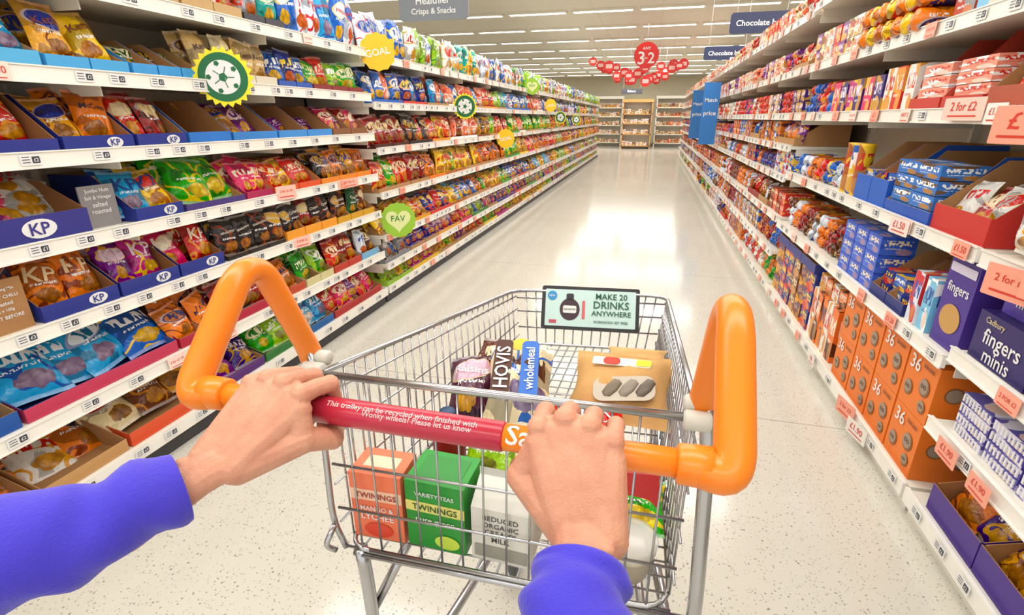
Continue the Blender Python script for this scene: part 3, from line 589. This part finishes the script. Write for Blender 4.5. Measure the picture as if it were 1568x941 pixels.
plane('wall_back',-8,8,28,28.1,0,CEIL,WM); plane('baseboard_back',-8,8,27.97,28,0,.12,simple('trim_grey',hx('#8f8a80'),.5))
plane('wall_left',-8.1,-8,-4,28,0,CEIL,WM); plane('wall_right',8,8.1,-4,28,0,CEIL,WM)
EM=NB('fluorescent_tube'); em=EM.fin((1,1,1),.5,Emission_Color=(1,.98,.94,1),Emission_Strength=4.6)
a=Acc()
y=1.2
while y<27.5:
    x=-6.5
    while x<6.5:
        wbox(a,x,x+1.12,y-.09,y+.09,CEIL-.04,CEIL-.001,mi=0); quad(a,T(0,0,0),[(x+.03,y+.06,CEIL-.042),(x+1.09,y+.06,CEIL-.042),(x+1.09,y-.06,CEIL-.042),(x+.03,y-.06,CEIL-.042)],WHITE,1); x+=1.22
    y+=1.9
a.build('ceiling_light_fixtures',[MSH[0],em])
for i,yy in enumerate([-2.5,.0,2.4,5,8,11.5,15,19,23.5]):
    l=bpy.data.lights.new('ceiling_lamp','AREA'); l.shape='RECTANGLE'; l.size=7; l.size_y=.5; l.energy=94 if yy<3 else (118 if yy<20 else 190); l.color=(1,.975,.94)
    o=bpy.data.objects.new('ceiling_lamp',l); o.location=(-.4,yy+.6,CEIL-.07); COL.objects.link(o)
w=bpy.data.worlds.new('store_ambient'); scene.world=w; w.use_nodes=True; w.node_tree.nodes['Background'].inputs[0].default_value=(1,.985,.97,1); w.node_tree.nodes['Background'].inputs[1].default_value=1.3
# ------------------------------------------------------------------ trolley
TR=empty('shopping_trolley')
CH=simple('chrome_wire',hx('#b8b9bc'),.24,1.0,.05); PLS=simple('orange_plastic',hx('#f2831a'),.3,0,.05,8); RS=simple('red_grip_sleeve',hx('#b3273c'),.25,0,.08,20); RUB=simple('caster_rubber',hx('#5a5c60'),.6); CREAM=simple('nylon_bush',hx('#cfccc0'),.4)
def tube(A,pts,r,n=8,mi=0,sm=True,ca=WHITE):
    P=[Vector(p) for p in pts]; m=len(P); rs=r if isinstance(r,(list,tuple)) else [r]*m; V=[];N=None
    for i,p in enumerate(P):
        t=(P[min(i+1,m-1)]-P[max(i-1,0)])
        t.normalize()
        if N is None: N=t.orthogonal().normalized()
        N=(N-t*N.dot(t)).normalized(); Bv=t.cross(N)
        for k in range(n):
            a_=2*math.pi*k/n; V.append(tuple(p+(N*math.cos(a_)+Bv*math.sin(a_))*rs[i]))
    L=[];S=[]
    for i in range(m-1):
        for k in range(n):
            a0=i*n+k;a1=i*n+(k+1)%n; L+=[a0,a1,(i+1)*n+(k+1)%n,(i+1)*n+k];S.append(4)
    L+=list(range(n-1,-1,-1)); S.append(n); L+=list(range((m-1)*n,m*n)); S.append(n)
    A.add(V,L,S,None,None,ca,mi=mi,sm=sm)
def smooth(pts,k=6):
    P=[Vector(p) for p in pts]; m=len(P); out=[]
    for i in range(m-1):
        p0=P[i-1] if i>0 else P[0]; p1=P[i];p2=P[i+1]; p3=P[i+2] if i+2<m else P[-1]
        for j in range(k):
            t=j/k; out.append(.5*((2*p1)+(-p0+p2)*t+(2*p0-5*p1+4*p2-p3)*t*t+(-p0+3*p1-3*p2+p3)*t**3))
    out.append(P[-1])
    return out
def lerp(a,b,t): return Vector(a).lerp(Vector(b),t)
def fillet(pts,rad,n=5,closed=False):
    P=[Vector(p) for p in pts]; m=len(P); out=[]
    for i in range(m):
        if not closed and i in (0,m-1): out.append(P[i]); continue
        a_=P[i-1]-P[i]; b_=P[(i+1)%m]-P[i]; ra=min(rad,a_.length*.45); rb=min(rad,b_.length*.45); A0=P[i]+a_.normalized()*ra; B0=P[i]+b_.normalized()*rb
        for k in range(n+1):
            t=k/n; out.append(A0*(1-t)**2+P[i]*2*t*(1-t)+B0*t*t)
    return out
RL,RRc,FL,FR=Vector((-.475,.62,.972)),Vector((.095,.635,.972)),Vector((-.325,1.30,.905)),Vector((.077,1.36,.90))
rl,rrb,fl,fr=Vector((-.458,.598,.65)),Vector((.09,.608,.65)),Vector((-.30,1.24,.775)),Vector((.055,1.29,.77))
W=Acc()
def wire(p,r=.002,n=6): tube(W,p,r,n)
lp=fillet([rl,fl,fr,rrb],.05,6,closed=True)
wire(fillet([RL,FL,FR,RRc],.06,6),.0052,8); wire([RL,RRc],.0062,8); wire(lp+[lp[0]],.0045,8)
def wall(A0,B0,a0,b0,nv,ts,r=.0019):
    for i in range(1,nv):
        t=i/nv; wire([lerp(A0,B0,t),lerp(a0,b0,t)],r)
    for t in ts: wire([lerp(A0,a0,t),lerp(B0,b0,t)],r*1.25)
wall(RL,FL,rl,fl,27,(.12,.36,.62,.85)); wall(RRc,FR,rrb,fr,27,(.12,.36,.62,.85)); wall(FL,FR,fl,fr,15,(.15,.4,.7)); wall(RL,RRc,rl,rrb,15,(.26,.5,.76,1.))
for i in range(1,16): t=i/16; wire([lerp(rl,rrb,t),lerp(fl,fr,t)],.0019)
for i in range(0,26): t=i/26; wire([lerp(rl,fl,t),lerp(rrb,fr,t)],.0019)
def ct(p,r=.011,rad=.05): tube(W,fillet(p,rad,6),r,12)
ct([(-.503,.64,1.0),(-.488,.632,.95),(-.475,.60,.70),(-.455,.60,.645)],.0055)
ct([(-.43,.605,.645),(-.425,.605,.58),(-.43,.62,.13)],.012)
ct([(.100,.648,1.0),(.112,.638,.93),(.122,.60,.68),(.122,.605,.55),(.120,.62,.13)],.0105)
ct([(-.43,.62,.17),(-.31,1.22,.19),(.05,1.26,.19),(.122,.62,.17)],.012,.1); ct([(-.33,1.15,.19),(-.32,1.05,.70)],.011); ct([(.07,1.17,.19),(.07,1.08,.70)],.011)
ct([(-.44,.60,.637),(.11,.61,.637)],.006); ct([(-.43,.615,.48),(-.36,.70,.64)],.009); ct([(.122,.615,.48),(.07,.70,.64)],.009); ct([(-.36,.68,.64),(-.31,1.15,.73)],.007); ct([(.06,.68,.64),(.06,1.2,.73)],.007)
ct([(-.465,.59,.70),(-.478,.575,.665),(-.465,.585,.65)],.005,.01)
W.build('wire_basket_and_frame',[CH],TR)
for nm,x,y in (('caster_1',-.43,.60),('caster_2',.122,.60),('caster_3',-.30,1.2),('caster_4',.045,1.24)):
    c=Acc(); Mw=T(x-.016,y,.058)@Matrix.Rotation(-math.pi/2,4,'Z'); lathe(c,Mw,[(.001,0),(.02,0),(.022,.004),(.05,.004),(.057,.01),(.057,.024),(.05,.03),(.022,.03),(.02,.034),(.001,.034)],24,mi=0)
    for s in (-1,1): wbox(c,x+s*.021-.002,x+s*.021+.002,y-.018,y+.018,.05,.135,mi=1)
    wbox(c,x-.023,x+.023,y-.018,y+.018,.13,.14,mi=1); tube(c,[(x,y,.135),(x,y+.008,.17)],.012,10,1); c.build(nm,[RUB,CH],TR)
H=Acc(); hy,hz=.434,1.04
tube(H,[(-.505,hy,hz),(-.35,hy,hz)],.0142,20,0); tube(H,[(-.125,hy,hz),(.090,hy,hz)],.0142,20,0)
tube(H,[(-.356,hy,hz),(-.354,hy,hz),(-.122,hy,hz),(-.120,hy,hz)],[.0143,.0158,.0158,.0143],20,1)
for xc,s in ((-.510,1),(.098,-1)):
    path=fillet([(xc+s*.03,hy,hz),(xc-s*.004,hy-.006,hz-.004),(xc-s*.003,.540,1.158),(xc-s*.003,.582,1.152),(xc-s*.001,.650,1.0),(xc,.656,.975)],.030,7)
    m=len(path); tube(H,[tuple(p) for p in path],[.0195]*8+[.0195-.0025*min(1,i/8)+.0030*max(0,(i/(m-9)-.35)) for i in range(m-8)],20,0)
    tube(H,[(xc+s*.014,hy,hz),(xc+s*.016,hy,hz),(xc+s*.046,hy,hz),(xc+s*.048,hy,hz)],[.014,.0205,.0195,.0165],20,0)
H.build('handle_grip',[PLS,RS],TR)
K=Acc()
for xc in (-.49,.092):
    for yy,zz,r_ in ((.628,.972,.014),(.65,.985,.012)): tube(K,[(xc-.018,yy,zz),(xc-.015,yy,zz),(xc+.015,yy,zz),(xc+.018,yy,zz)],[r_*.7,r_,r_,r_*.7],14,0)
K.build('nylon_brackets',[CREAM],TR)
TX=Acc()
def bartext(word,xc,width,ang,r,col=WHITE):
    V,L,S=text_t(word); V=V*width; th=ang+V[:,1]/r
    P=np.stack([xc+V[:,0],hy-np.cos(th)*r,hz+np.sin(th)*r],1); TX.add(P,L,S,None,None,col,mi=INK)
PKT=hx('#f0b8b8')
bartext('This trolley can be recycled when finished with',-.235,.175,1.05,.0163,PKT); bartext('Wonky wheels? Please let us know',-.215,.125,.68,.0163,PKT); bartext('Sa',-.103,.026,.85,.0148)
TX.build('handle_lettering',PM,TR)
S_=Acc(); wdir=(FR-FL).normalized(); Ht=((FL+FR)/2-(fl+fr)/2).normalized(); Nn=wdir.cross(Ht).normalized()
pc=lerp(FL,FR,.5)+Nn*.026+Vector((0,0,-.049)); M=frame(pc,wdir,Nn)
poly(S_,M,rrect(.262,.118,.006,3),.006,BLK,INK); poly(S_,M@T(0,0,.001),rrect(.242,.100,.002,2),.0006,hx('#c6e2dd'),INK)
poly(S_,M@T(-.055,-.004,.002),circ(.03,24,sx=.9),.0004,hx('#3a1f2e'),INK); poly(S_,M@T(-.055,.030,.002),rrect(.02,.018,.004,3),.0004,hx('#2a2a30'),INK); poly(S_,M@T(-.055,-.004,.003),rrect(.036,.02,.004,3),.0004,hx('#e9e9e4'),INK); text(S_,M@T(-.055,-.004,.004),"SQUASH'D",.033,BLK)
poly(S_,M@T(-.018,-.004,.0022),rrect(.008,.05,.003,2),.0004,hx('#d8646a'),INK); poly(S_,M@T(-.103,.032,.002),circ(.013,18),.0004,hx('#2a8fc8'),INK); text(S_,M@T(-.103,.032,.003),'NEW',.016,WHITE)
poly(S_,M@T(-.1,-.038,.002),rrect(.02,.009,.001,1),.0004,hx('#c24a5a'),INK)
DG=hx('#0f5a38')
for i,t in enumerate(('MAKE 20','DRINKS','ANYWHERE')): text(S_,M@T(.056,.034-i*.023,.003),t,(.085,.095,.105)[i],DG,(.016,.02,.016)[i])
text(S_,M@T(.056,-.035,.003),'ROBINSONS SET FREE',.09,DG)
S_.build('advert_panel',PM,TR)
# ------------------------------------------------------------------ groceries
def gz(y): return .655+(y-.6)*.19
GLS=NB('clear_plastic').fin((.85,.88,.86),.12,Alpha=.45)
def gobj(name,f):
    a=Acc(); f(a); return a.build(name,PM+[GLS])
def fb(x,y,z,yaw=0,tilt=0): return frame((x,y,z),(math.cos(yaw),math.sin(yaw),0),(math.sin(yaw),-math.cos(yaw),0),tilt)
def tea1(a):
    M=fb(-.40,.655,.658,.03); box(a,M,.094,.135,.07,hx('#f27a52'),let=0,mi=INK); F=M@T(0,0,.0358)
    poly(a,F@T(0,.092,0),rrect(.094,.022,.001,1),.0004,hx('#f6c7a8'),INK); text(a,F@T(0,.092,.001),'TWININGS',.075,hx('#a02a1a')); text(a,F@T(0,.065,.001),'MANGO &',.06,WHITE); text(a,F@T(0,.048,.001),'LYCHEE',.06,WHITE)
    poly(a,F@T(0,.02,.001),circ(.015,20,sx=1.8),.0004,hx('#e2462a'),INK); poly(a,M@T(0,.1356,0)@Matrix.Rotation(-math.pi/2,4,'X'),rrect(.06,.03,.002,2),.0003,hx('#fad2b4'),INK)
def tea2(a):
    M=fb(-.292,.665,.658,-.03); box(a,M,.105,.135,.085,hx('#22962f'),mi=INK); F=M@T(0,0,.0433)
    text(a,F@T(0,.112,.001),'VARIETY TEAS',.07,WHITE); poly(a,F@T(0,.085,0),rrect(.105,.02,.001,1),.0004,hx('#e9e07a'),INK); text(a,F@T(0,.085,.001),'TWININGS',.08,hx('#1c5a24')); text(a,F@T(0,.057,.001),'pure green',.07,WHITE); poly(a,F@T(.02,.02,.001),circ(.014,20,sx=1.6),.0004,hx('#c8e24a'),INK)
    poly(a,M@T(0,.1358,0)@Matrix.Rotation(-math.pi/2,4,'X'),rrect(.08,.06,.002,2),.0003,hx('#1f8a2c'),INK)
def milk(a):
    M=fb(-.178,.665,.66,-.04,.0); w,d,h=.1,.09,.105; box(a,M,w,h,d,hx('#dedbd0'),mi=INK)
    V=[(-w/2,h,d/2),(w/2,h,d/2),(w/2,h,-d/2),(-w/2,h,-d/2),(-w/2,h+.03,0),(w/2,h+.03,0),(-w/2,h+.045,0),(w/2,h+.045,0)]
    a.add(V,[0,1,5,4,2,3,4,5,3,0,4,1,2,5,4,5,7,6],[4,4,3,3,4],None,M,hx('#e2e0d6'),mi=INK)
    F=M@T(0,0,.0456)
    for i,t in enumerate(('REDUCED','ORGANIC','CREAMY','MILK')): text(a,F@T(0,.088-i*.014,.0005),t,.06,hx('#4a4a48'),.010)
    poly(a,F@T(0,.02,.0005),rrect(.09,.025,.002,2),.0003,hx('#9a978c'),INK)
def ketch(a):
    M=fb(-.335,.80,gz(.8)-.005,.1,-.05); lathe(a,M,[(.0,0),(.03,0),(.033,.01),(.032,.06),(.024,.085),(.014,.105),(.013,.11)],20,ca=hx('#8c1410'),mi=INK); lathe(a,M,[(.016,.108),(.0165,.13),(.015,.135),(0,.135)],16,ca=hx('#24466e'),mi=INK); poly(a,M@T(0,.035,.0335),rrect(.04,.04,.006,3),.0005,hx('#efe8d8'),INK)
def bread(a):
    M=frame((-.20,.80,.795),(.985,.17,0),(.0,-.36,.93)); bag(a,M,.14,.215,.12,hx('#e3d6b4'),hx('#4a2614'),hx('#2a62b8'),tv=.5)
    Q=M@T(-.005,.105,.067)@Matrix.Rotation(math.pi/2,4,'Z')
    poly(a,Q@T(0,.028,-.004),rrect(.15,.036,.01,3),.001,hx('#4a2312'),INK); text(a,Q@T(0,.028,-.002),'HOVIS',.12,WHITE,.028)
    poly(a,Q@T(0,-.026,-.006),rrect(.15,.035,.01,3),.001,hx('#2c68c0'),INK); text(a,Q@T(0,-.026,-.004),'wholemeal',.11,WHITE,.02); poly(a,M@T(0,.19,.040),circ(.018,20,sx=1.2),.001,hx('#e8c23a'),INK)
    bag(a,frame((-.19,.99,.85),(.985,.17,0),(.0,-.3,.95)),.05,.05,.03,hx('#f2e8cc'),WHITE,WHITE)
def purp(a): bag(a,frame((-.30,.83,.775),(.96,.2,.1),(-.1,-.5,.85),.1),.11,.18,.07,hx('#4a2238'),hx('#d9b8c8'),hx('#b9852a'),word='Raisins',tc=WHITE); bag(a,frame((-.30,.93,.80),(.96,-.2,.1),(-.1,-.6,.75),.1),.11,.13,.06,hx('#5a3024'),hx('#e9d8b8'),hx('#b9852a'))
def kraft(a):
    M=frame((-.025,.875,.79),(.97,-.12,.08),(.05,-.42,.9)); bag(a,M,.215,.18,.075,hx('#c99a5c'),hx('#d2a568'),hx('#d2a568'),mi=BOARD)
    poly(a,M@T(.015,.062,.038)@Matrix.Rotation(.15,4,'Z'),rrect(.12,.06,.02,4),.001,hx('#b8ad9c'),INK)
    for i in range(3): lathe(a,M@T(-.02+.032*i,.038+.004*i,.038)@Matrix.Rotation(-.5,4,'Z'),[(0,0),(.010,.006),(.013,.025),(.010,.045),(0,.05)],12,ca=hx(('#6e604e','#84776a','#5c5044')[i]),mi=INK,sq=.4)
    poly(a,M@T(-.0,.13,.036),rrect(.12,.02,.003,3),.001,hx('#f2efe6'),INK); poly(a,M@T(-.02,.13,.038),rrect(.035,.018,.008,3),.001,hx('#d83a2a'),INK); poly(a,M@T(.045,.13,.038),rrect(.03,.016,.003,3),.001,hx('#f2dc2a'),INK)
    bag(a,M@T(.02,.165,-.004),.13,.04,.02,hx('#d2a568'),WHITE,WHITE,mi=BOARD)
def redp(a): bag(a,frame((-.07,.82,.775),(.98,.1,0),(.0,-.5,.86)),.15,.09,.04,*PAL['red'],word='STEAK',tc=WHITE); box(a,fb(.02,.75,.71,.1,.5),.09,.06,.05,hx('#b81e1c'),mi=INK); bag(a,frame((.02,.70,.70),(1,0,0),(0,-.4,.9)),.12,.1,.04,*PAL['green'])
def limes(a): bag(a,frame((-.235,.745,.70),(.98,.1,0),(.0,-.6,.8)),.12,.13,.06,*PAL['lime']); bag(a,frame((-.16,.75,.72),(.98,-.1,0),(.0,-.6,.8)),.1,.12,.05,hx('#e8e6da'),hx('#3a9a4a'),hx('#d8b82a'))
def pot(a): lathe(a,fb(.02,.665,.66),[(0,0),(.035,0),(.042,.045),(.045,.046),(.045,.052),(0,.053)],28,ca=hx('#c9bda4'),mi=INK); lathe(a,fb(.02,.665,.66)@T(0,.054,0),[(.046,0),(.047,.008),(.04,.009),(0,.009)],28,mi=4)
def beans(a): box(a,fb(-.06,.67,.66,.06),.09,.11,.07,*PAL['white']); box(a,fb(-.06,.77,.69,.2),.1,.08,.07,*PAL['wblue'])
for n_,f_ in (('tea_box',tea1),('tea_box',tea2),('milk_carton',milk),('sauce_bottle',ketch),('bread_loaf',bread),('dried_fruit_packet',purp),('paper_bakery_bag',kraft),('frozen_food_packet',redp),('salad_bag',limes),('dip_pot',pot),('food_carton',beans)): gobj(n_,f_)
# ------------------------------------------------------------------ shopper's hands and arms
SHP=empty('shopper')
q=NB('skin'); o_=q.obj(); n1=q.noise(o_,32.,4.); n2=q.noise(o_,260.,2.)
sc=q.mix(n1,hx('#bb755a'),hx('#dfa788')); vo=q.n('ShaderNodeTexVoronoi',feature='DISTANCE_TO_EDGE'); q.put(vo.inputs['Vector'],o_); vo.inputs['Scale'].default_value=420.
q.bump(q.m('ADD',q.m('MULTIPLY',q.m('MINIMUM',vo.outputs['Distance'],.15),2.),q.m('ADD',n2,q.m('MULTIPLY',q.noise(o_,70.,3.),1.8))),.35,.002)
SKIN=q.fin(sc,.46,Subsurface_Weight=.08,Subsurface_Radius=(.010,.004,.002),Subsurface_Scale=.4)
NAIL=simple('fingernail',hx('#e3b09a'),.2,0,.03)
def ball(V,F,c,r,n=12):
    b=len(V); k=n//2
    for j in range(k+1):
        ph=math.pi*j/k
        for i in range(n):
            a_=2*math.pi*i/n; V.append((c[0]+r*math.sin(ph)*math.cos(a_),c[1]+r*math.sin(ph)*math.sin(a_),c[2]+r*math.cos(ph)))
    for j in range(k):
        for i in range(n): F.append((b+j*n+i,b+(j+1)*n+i,b+(j+1)*n+(i+1)%n,b+j*n+(i+1)%n))
def caps(V,F,p,q_,r0,r1):
    p=Vector(p);q_=Vector(q_); L=(q_-p).length; n=max(2,int(L/.003)+1)
    for i in range(n+1):
        t=i/n; ball(V,F,p.lerp(q_,t),r0+(r1-r0)*t)
def hand(name,cx,s,wrist,cuff,G):
    V=[];F=[]
    def P(t): return Vector((cx+s*t[0],hy+t[1],hz+t[2]))
    mcp,pip,dip,tip=[[P(t) for t in G[k]] for k in ('mcp','pip','dip','tip')]
    rad=[(.0118,.0106,.0093,.0083),(.0121,.0108,.0095,.0085),(.0117,.0104,.0092,.0082),(.0107,.0095,.0083,.0075)]
    wr=Vector(wrist); fa=(Vector(cuff)-wr).normalized(); ax=Vector((s,0,0)); up=Vector((0,-.35,.94))
    for i in range(4):
        r=rad[i]; md=mcp[i].lerp(pip[i],.5)+Vector((0,0,.002))
        ball(V,F,mcp[i]+up*.0008,r[0]*1.02); caps(V,F,mcp[i],md,r[0]*.98,r[1]*.96); caps(V,F,md,pip[i],r[1]*.96,r[1]); ball(V,F,pip[i],r[1]*1.05)
        m2_=pip[i].lerp(dip[i],.5); caps(V,F,pip[i],m2_,r[1],r[2]*.98); caps(V,F,m2_,dip[i],r[2]*.98,r[2]); ball(V,F,dip[i],r[2]*1.03); caps(V,F,dip[i],tip[i],r[2],r[3])
        base=wr+ax*(.020-.0133*i)+Vector((0,.004,.002)); dn=Vector((0,-.003,-.006))
        caps(V,F,mcp[i]+dn*.45,base+up*.001,r[0]*.94,.0135)
        caps(V,F,mcp[i]+dn*2.4,base+dn,.0140,.0165)
        caps(V,F,mcp[i]+up*(r[0]*.62),mcp[i].lerp(base,.7)+up*(r[0]*.80),.0038,.0026)
        if i<3:
            mm=(mcp[i]+mcp[i+1])/2+dn*.65; b2=wr+ax*(.0135-.0133*i)+Vector((0,.004,.001))
            caps(V,F,mm.lerp(b2,.04),b2,.0120,.0136); ball(V,F,(mcp[i]+mcp[i+1])/2+Vector((0,.004,-.004)),.0102)
    pd=G['pad']; caps(V,F,P(pd[0]),P(pd[1]),.0155,.0145); caps(V,F,P(pd[2]),P(pd[3]),.017,.0165)
    caps(V,F,P(pd[1]),wr-ax*.016,.0155,.0165)
    t0=wr+ax*.020+Vector((0,.006,-.006)); t1,t2,t3=[P(t) for t in G['th']]
    caps(V,F,t0,t1,.0185,.0158); caps(V,F,t1,t2,.0142,.0124); ball(V,F,t1,.0160); caps(V,F,t2,t3,.0126,.0098); ball(V,F,t2,.0130)
    caps(V,F,t1,mcp[0]+Vector((0,-.008,-.014)),.0145,.0125); caps(V,F,t0,mcp[0]+Vector((0,-.008,-.012)),.016,.0125)
    e=Vector(cuff)+fa*.05
    for k in (-1,-.5,0,.5,1):
        caps(V,F,wr+ax*(.0150*k),wr+fa*.025+ax*(.0110*k),.0165-.002*abs(k),.0174-.002*abs(k)); caps(V,F,wr+fa*.025+ax*(.0110*k),e+ax*(.0150*k),.0174-.002*abs(k),.0215-.002*abs(k))
    ball(V,F,wr+fa*.016-ax*.018+up*.009,.0085)
    me=bpy.data.meshes.new(name); me.from_pydata([tuple(v) for v in V],[],F); me.materials.append(SKIN); me.update()
    o=bpy.data.objects.new(name,me); COL.objects.link(o); o.parent=SHP
    q=o.modifiers.new('r','REMESH'); q.mode='VOXEL'; q.voxel_size=.0012; q.use_smooth_shade=True
    q=o.modifiers.new('s','SMOOTH'); q.factor=.5; q.iterations=7
    a=Acc(); d_=(t3-t2).normalized(); nrm=Vector((s*.75,.35,-.3)); nrm=(nrm-d_*nrm.dot(d_)).normalized()
    Mn=frame(t3+nrm*.0095,d_.cross(nrm),nrm); poly(a,Mn,rrect(.011,.013,.004,4),.001,WHITE,0); a.build(name+'_thumb_nail',[NAIL],SHP)
GLh=dict(mcp=[(.050,-.024,.031),(.0265,-.018,.0385),(.002,-.014,.0375),(-.021,-.015,.030)],
 pip=[(.0585,.015,.0245),(.0335,.022,.0265),(.0085,.0235,.0255),(-.0145,.0195,.022)],
 dip=[(.056,.0255,-.006),(.032,.0275,-.008),(.008,.0265,-.008),(-.014,.0235,-.008)],
 tip=[(.050,.005,-.0245),(.028,.003,-.0255),(.005,.003,-.025),(-.016,.004,-.0235)],
 pad=[(.036,-.033,.004),(-.02,-.033,.002),(.022,-.046,-.012),(-.022,-.048,-.014)], th=[(.055,-.040,-.014),(.072,-.012,-.028),(.060,.014,-.030)])
GRh=dict(mcp=[(.0370,-.021,.031),(.0135,-.014,.0395),(-.0105,-.016,.037),(-.0335,-.023,.028)],
 pip=[(.0385,.020,.0240),(.0135,.0235,.0260),(-.0110,.0225,.025),(-.0335,.017,.0210)],
 dip=[(.037,.0255,-.007),(.013,.0275,-.008),(-.010,.0265,-.008),(-.033,.0235,-.008)],
 tip=[(.034,.005,-.0245),(.012,.003,-.0255),(-.009,.003,-.025),(-.031,.004,-.0235)],
 pad=[(.030,-.033,.002),(-.028,-.033,.0),(.022,-.046,-.020),(-.022,-.048,-.022)], th=[(.050,-.036,-.016),(.058,-.008,-.030),(.042,.018,-.030)])
hand('left_hand',-.390,1,(-.409,.351,1.013),(-.438,.315,.996),GLh)
hand('right_hand',-.043,-1,(-.024,.360,1.004),(-.026,.322,.988),GRh)
q=NB('blue_knit_sleeve'); o_=q.obj()
q.bump(q.m('ADD',q.m('MULTIPLY',q.noise(o_,420.,2.),.5),q.noise(o_,35.,4.)),.4,.004)
SLV=q.fin(q.mix(q.noise(o_,6.,3.),hx('#352ab2'),hx('#493ecf')),.85,Sheen_Weight=.2)
def sleeve(name,pts,rads):
    P=smooth(pts,10); m=len(P); rs=[]
    for i in range(m):
        t=i/(m-1)*(len(rads)-1); k=min(int(t),len(rads)-2); rs.append(rads[k]+(rads[k+1]-rads[k])*(t-k))
    n=44;V=[];N=None
    seq=[(0,.84,.03),(0,.86,.004),(0,.94,-.002),(0,.985,-.0015)]
    rings=[]; t0=(P[1]-P[0]).normalized()
    for _,f,off in seq: rings.append((P[0]+t0*off,rs[0]*f,0,t0))
    for i in range(m):
        t=(P[min(i+1,m-1)]-P[max(i-1,0)]).normalized(); rings.append((P[i],rs[i],i/(m-1),t))
    for c,r,tt,t in rings:
        if N is None: N=t.orthogonal().normalized()
        N=(N-t*N.dot(t)).normalized(); Bv=t.cross(N)
        for k in range(n):
            a_=2*math.pi*k/n; d=N*math.cos(a_)+Bv*math.sin(a_); pt=c+d*r
            w_=min(1,tt*8); f=noise.noise(Vector((pt.x*13,pt.y*13+tt*10,pt.z*13)))*.011*w_+math.sin(tt*34+4*math.sin(a_+1))*.0024*w_*(1-.4*tt)
            V.append(tuple(pt+d*f))
    L=[];S=[]; M_=len(rings)
    for i in range(M_-1):
        for k in range(n): L+=[i*n+k,i*n+(k+1)%n,(i+1)*n+(k+1)%n,(i+1)*n+k];S.append(4)
    L+=list(range((M_-1)*n,M_*n));S.append(n)
    a=Acc(); a.add(V,L,S,None,None,WHITE,mi=0,sm=True); a.build(name,[SLV],SHP)
sleeve('left_sleeve',[(-.430,.323,1.0),(-.465,.265,1.0),(-.505,.212,1.005),(-.60,.09,1.01),(-.70,-.06,1.02)],[.0355,.042,.05,.055,.058])
sleeve('right_sleeve',[(-.026,.324,.995),(-.024,.290,.988),(-.018,.22,.978),(-.005,.08,.972),(.03,-.08,.988)],[.0405,.0435,.047,.052,.056])
# ------------------------------------------------------------------ camera
cam=bpy.data.cameras.new('camera'); co=bpy.data.objects.new('camera',cam); COL.objects.link(co)
cam.sensor_width=36; cam.lens=959/1920*36; cam.clip_start=.02; cam.clip_end=100
X=Vector((.9681,.2508,0)).normalized(); Zc=Vector((.2351,-.9075,.3481)); Zc=(Zc-X*Zc.dot(X)).normalized(); Yc=Zc.cross(X)
co.matrix_world=Matrix(((X.x,Yc.x,Zc.x,0),(X.y,Yc.y,Zc.y,0),(X.z,Yc.z,Zc.z,1.35),(0,0,0,1)))
scene.camera=co
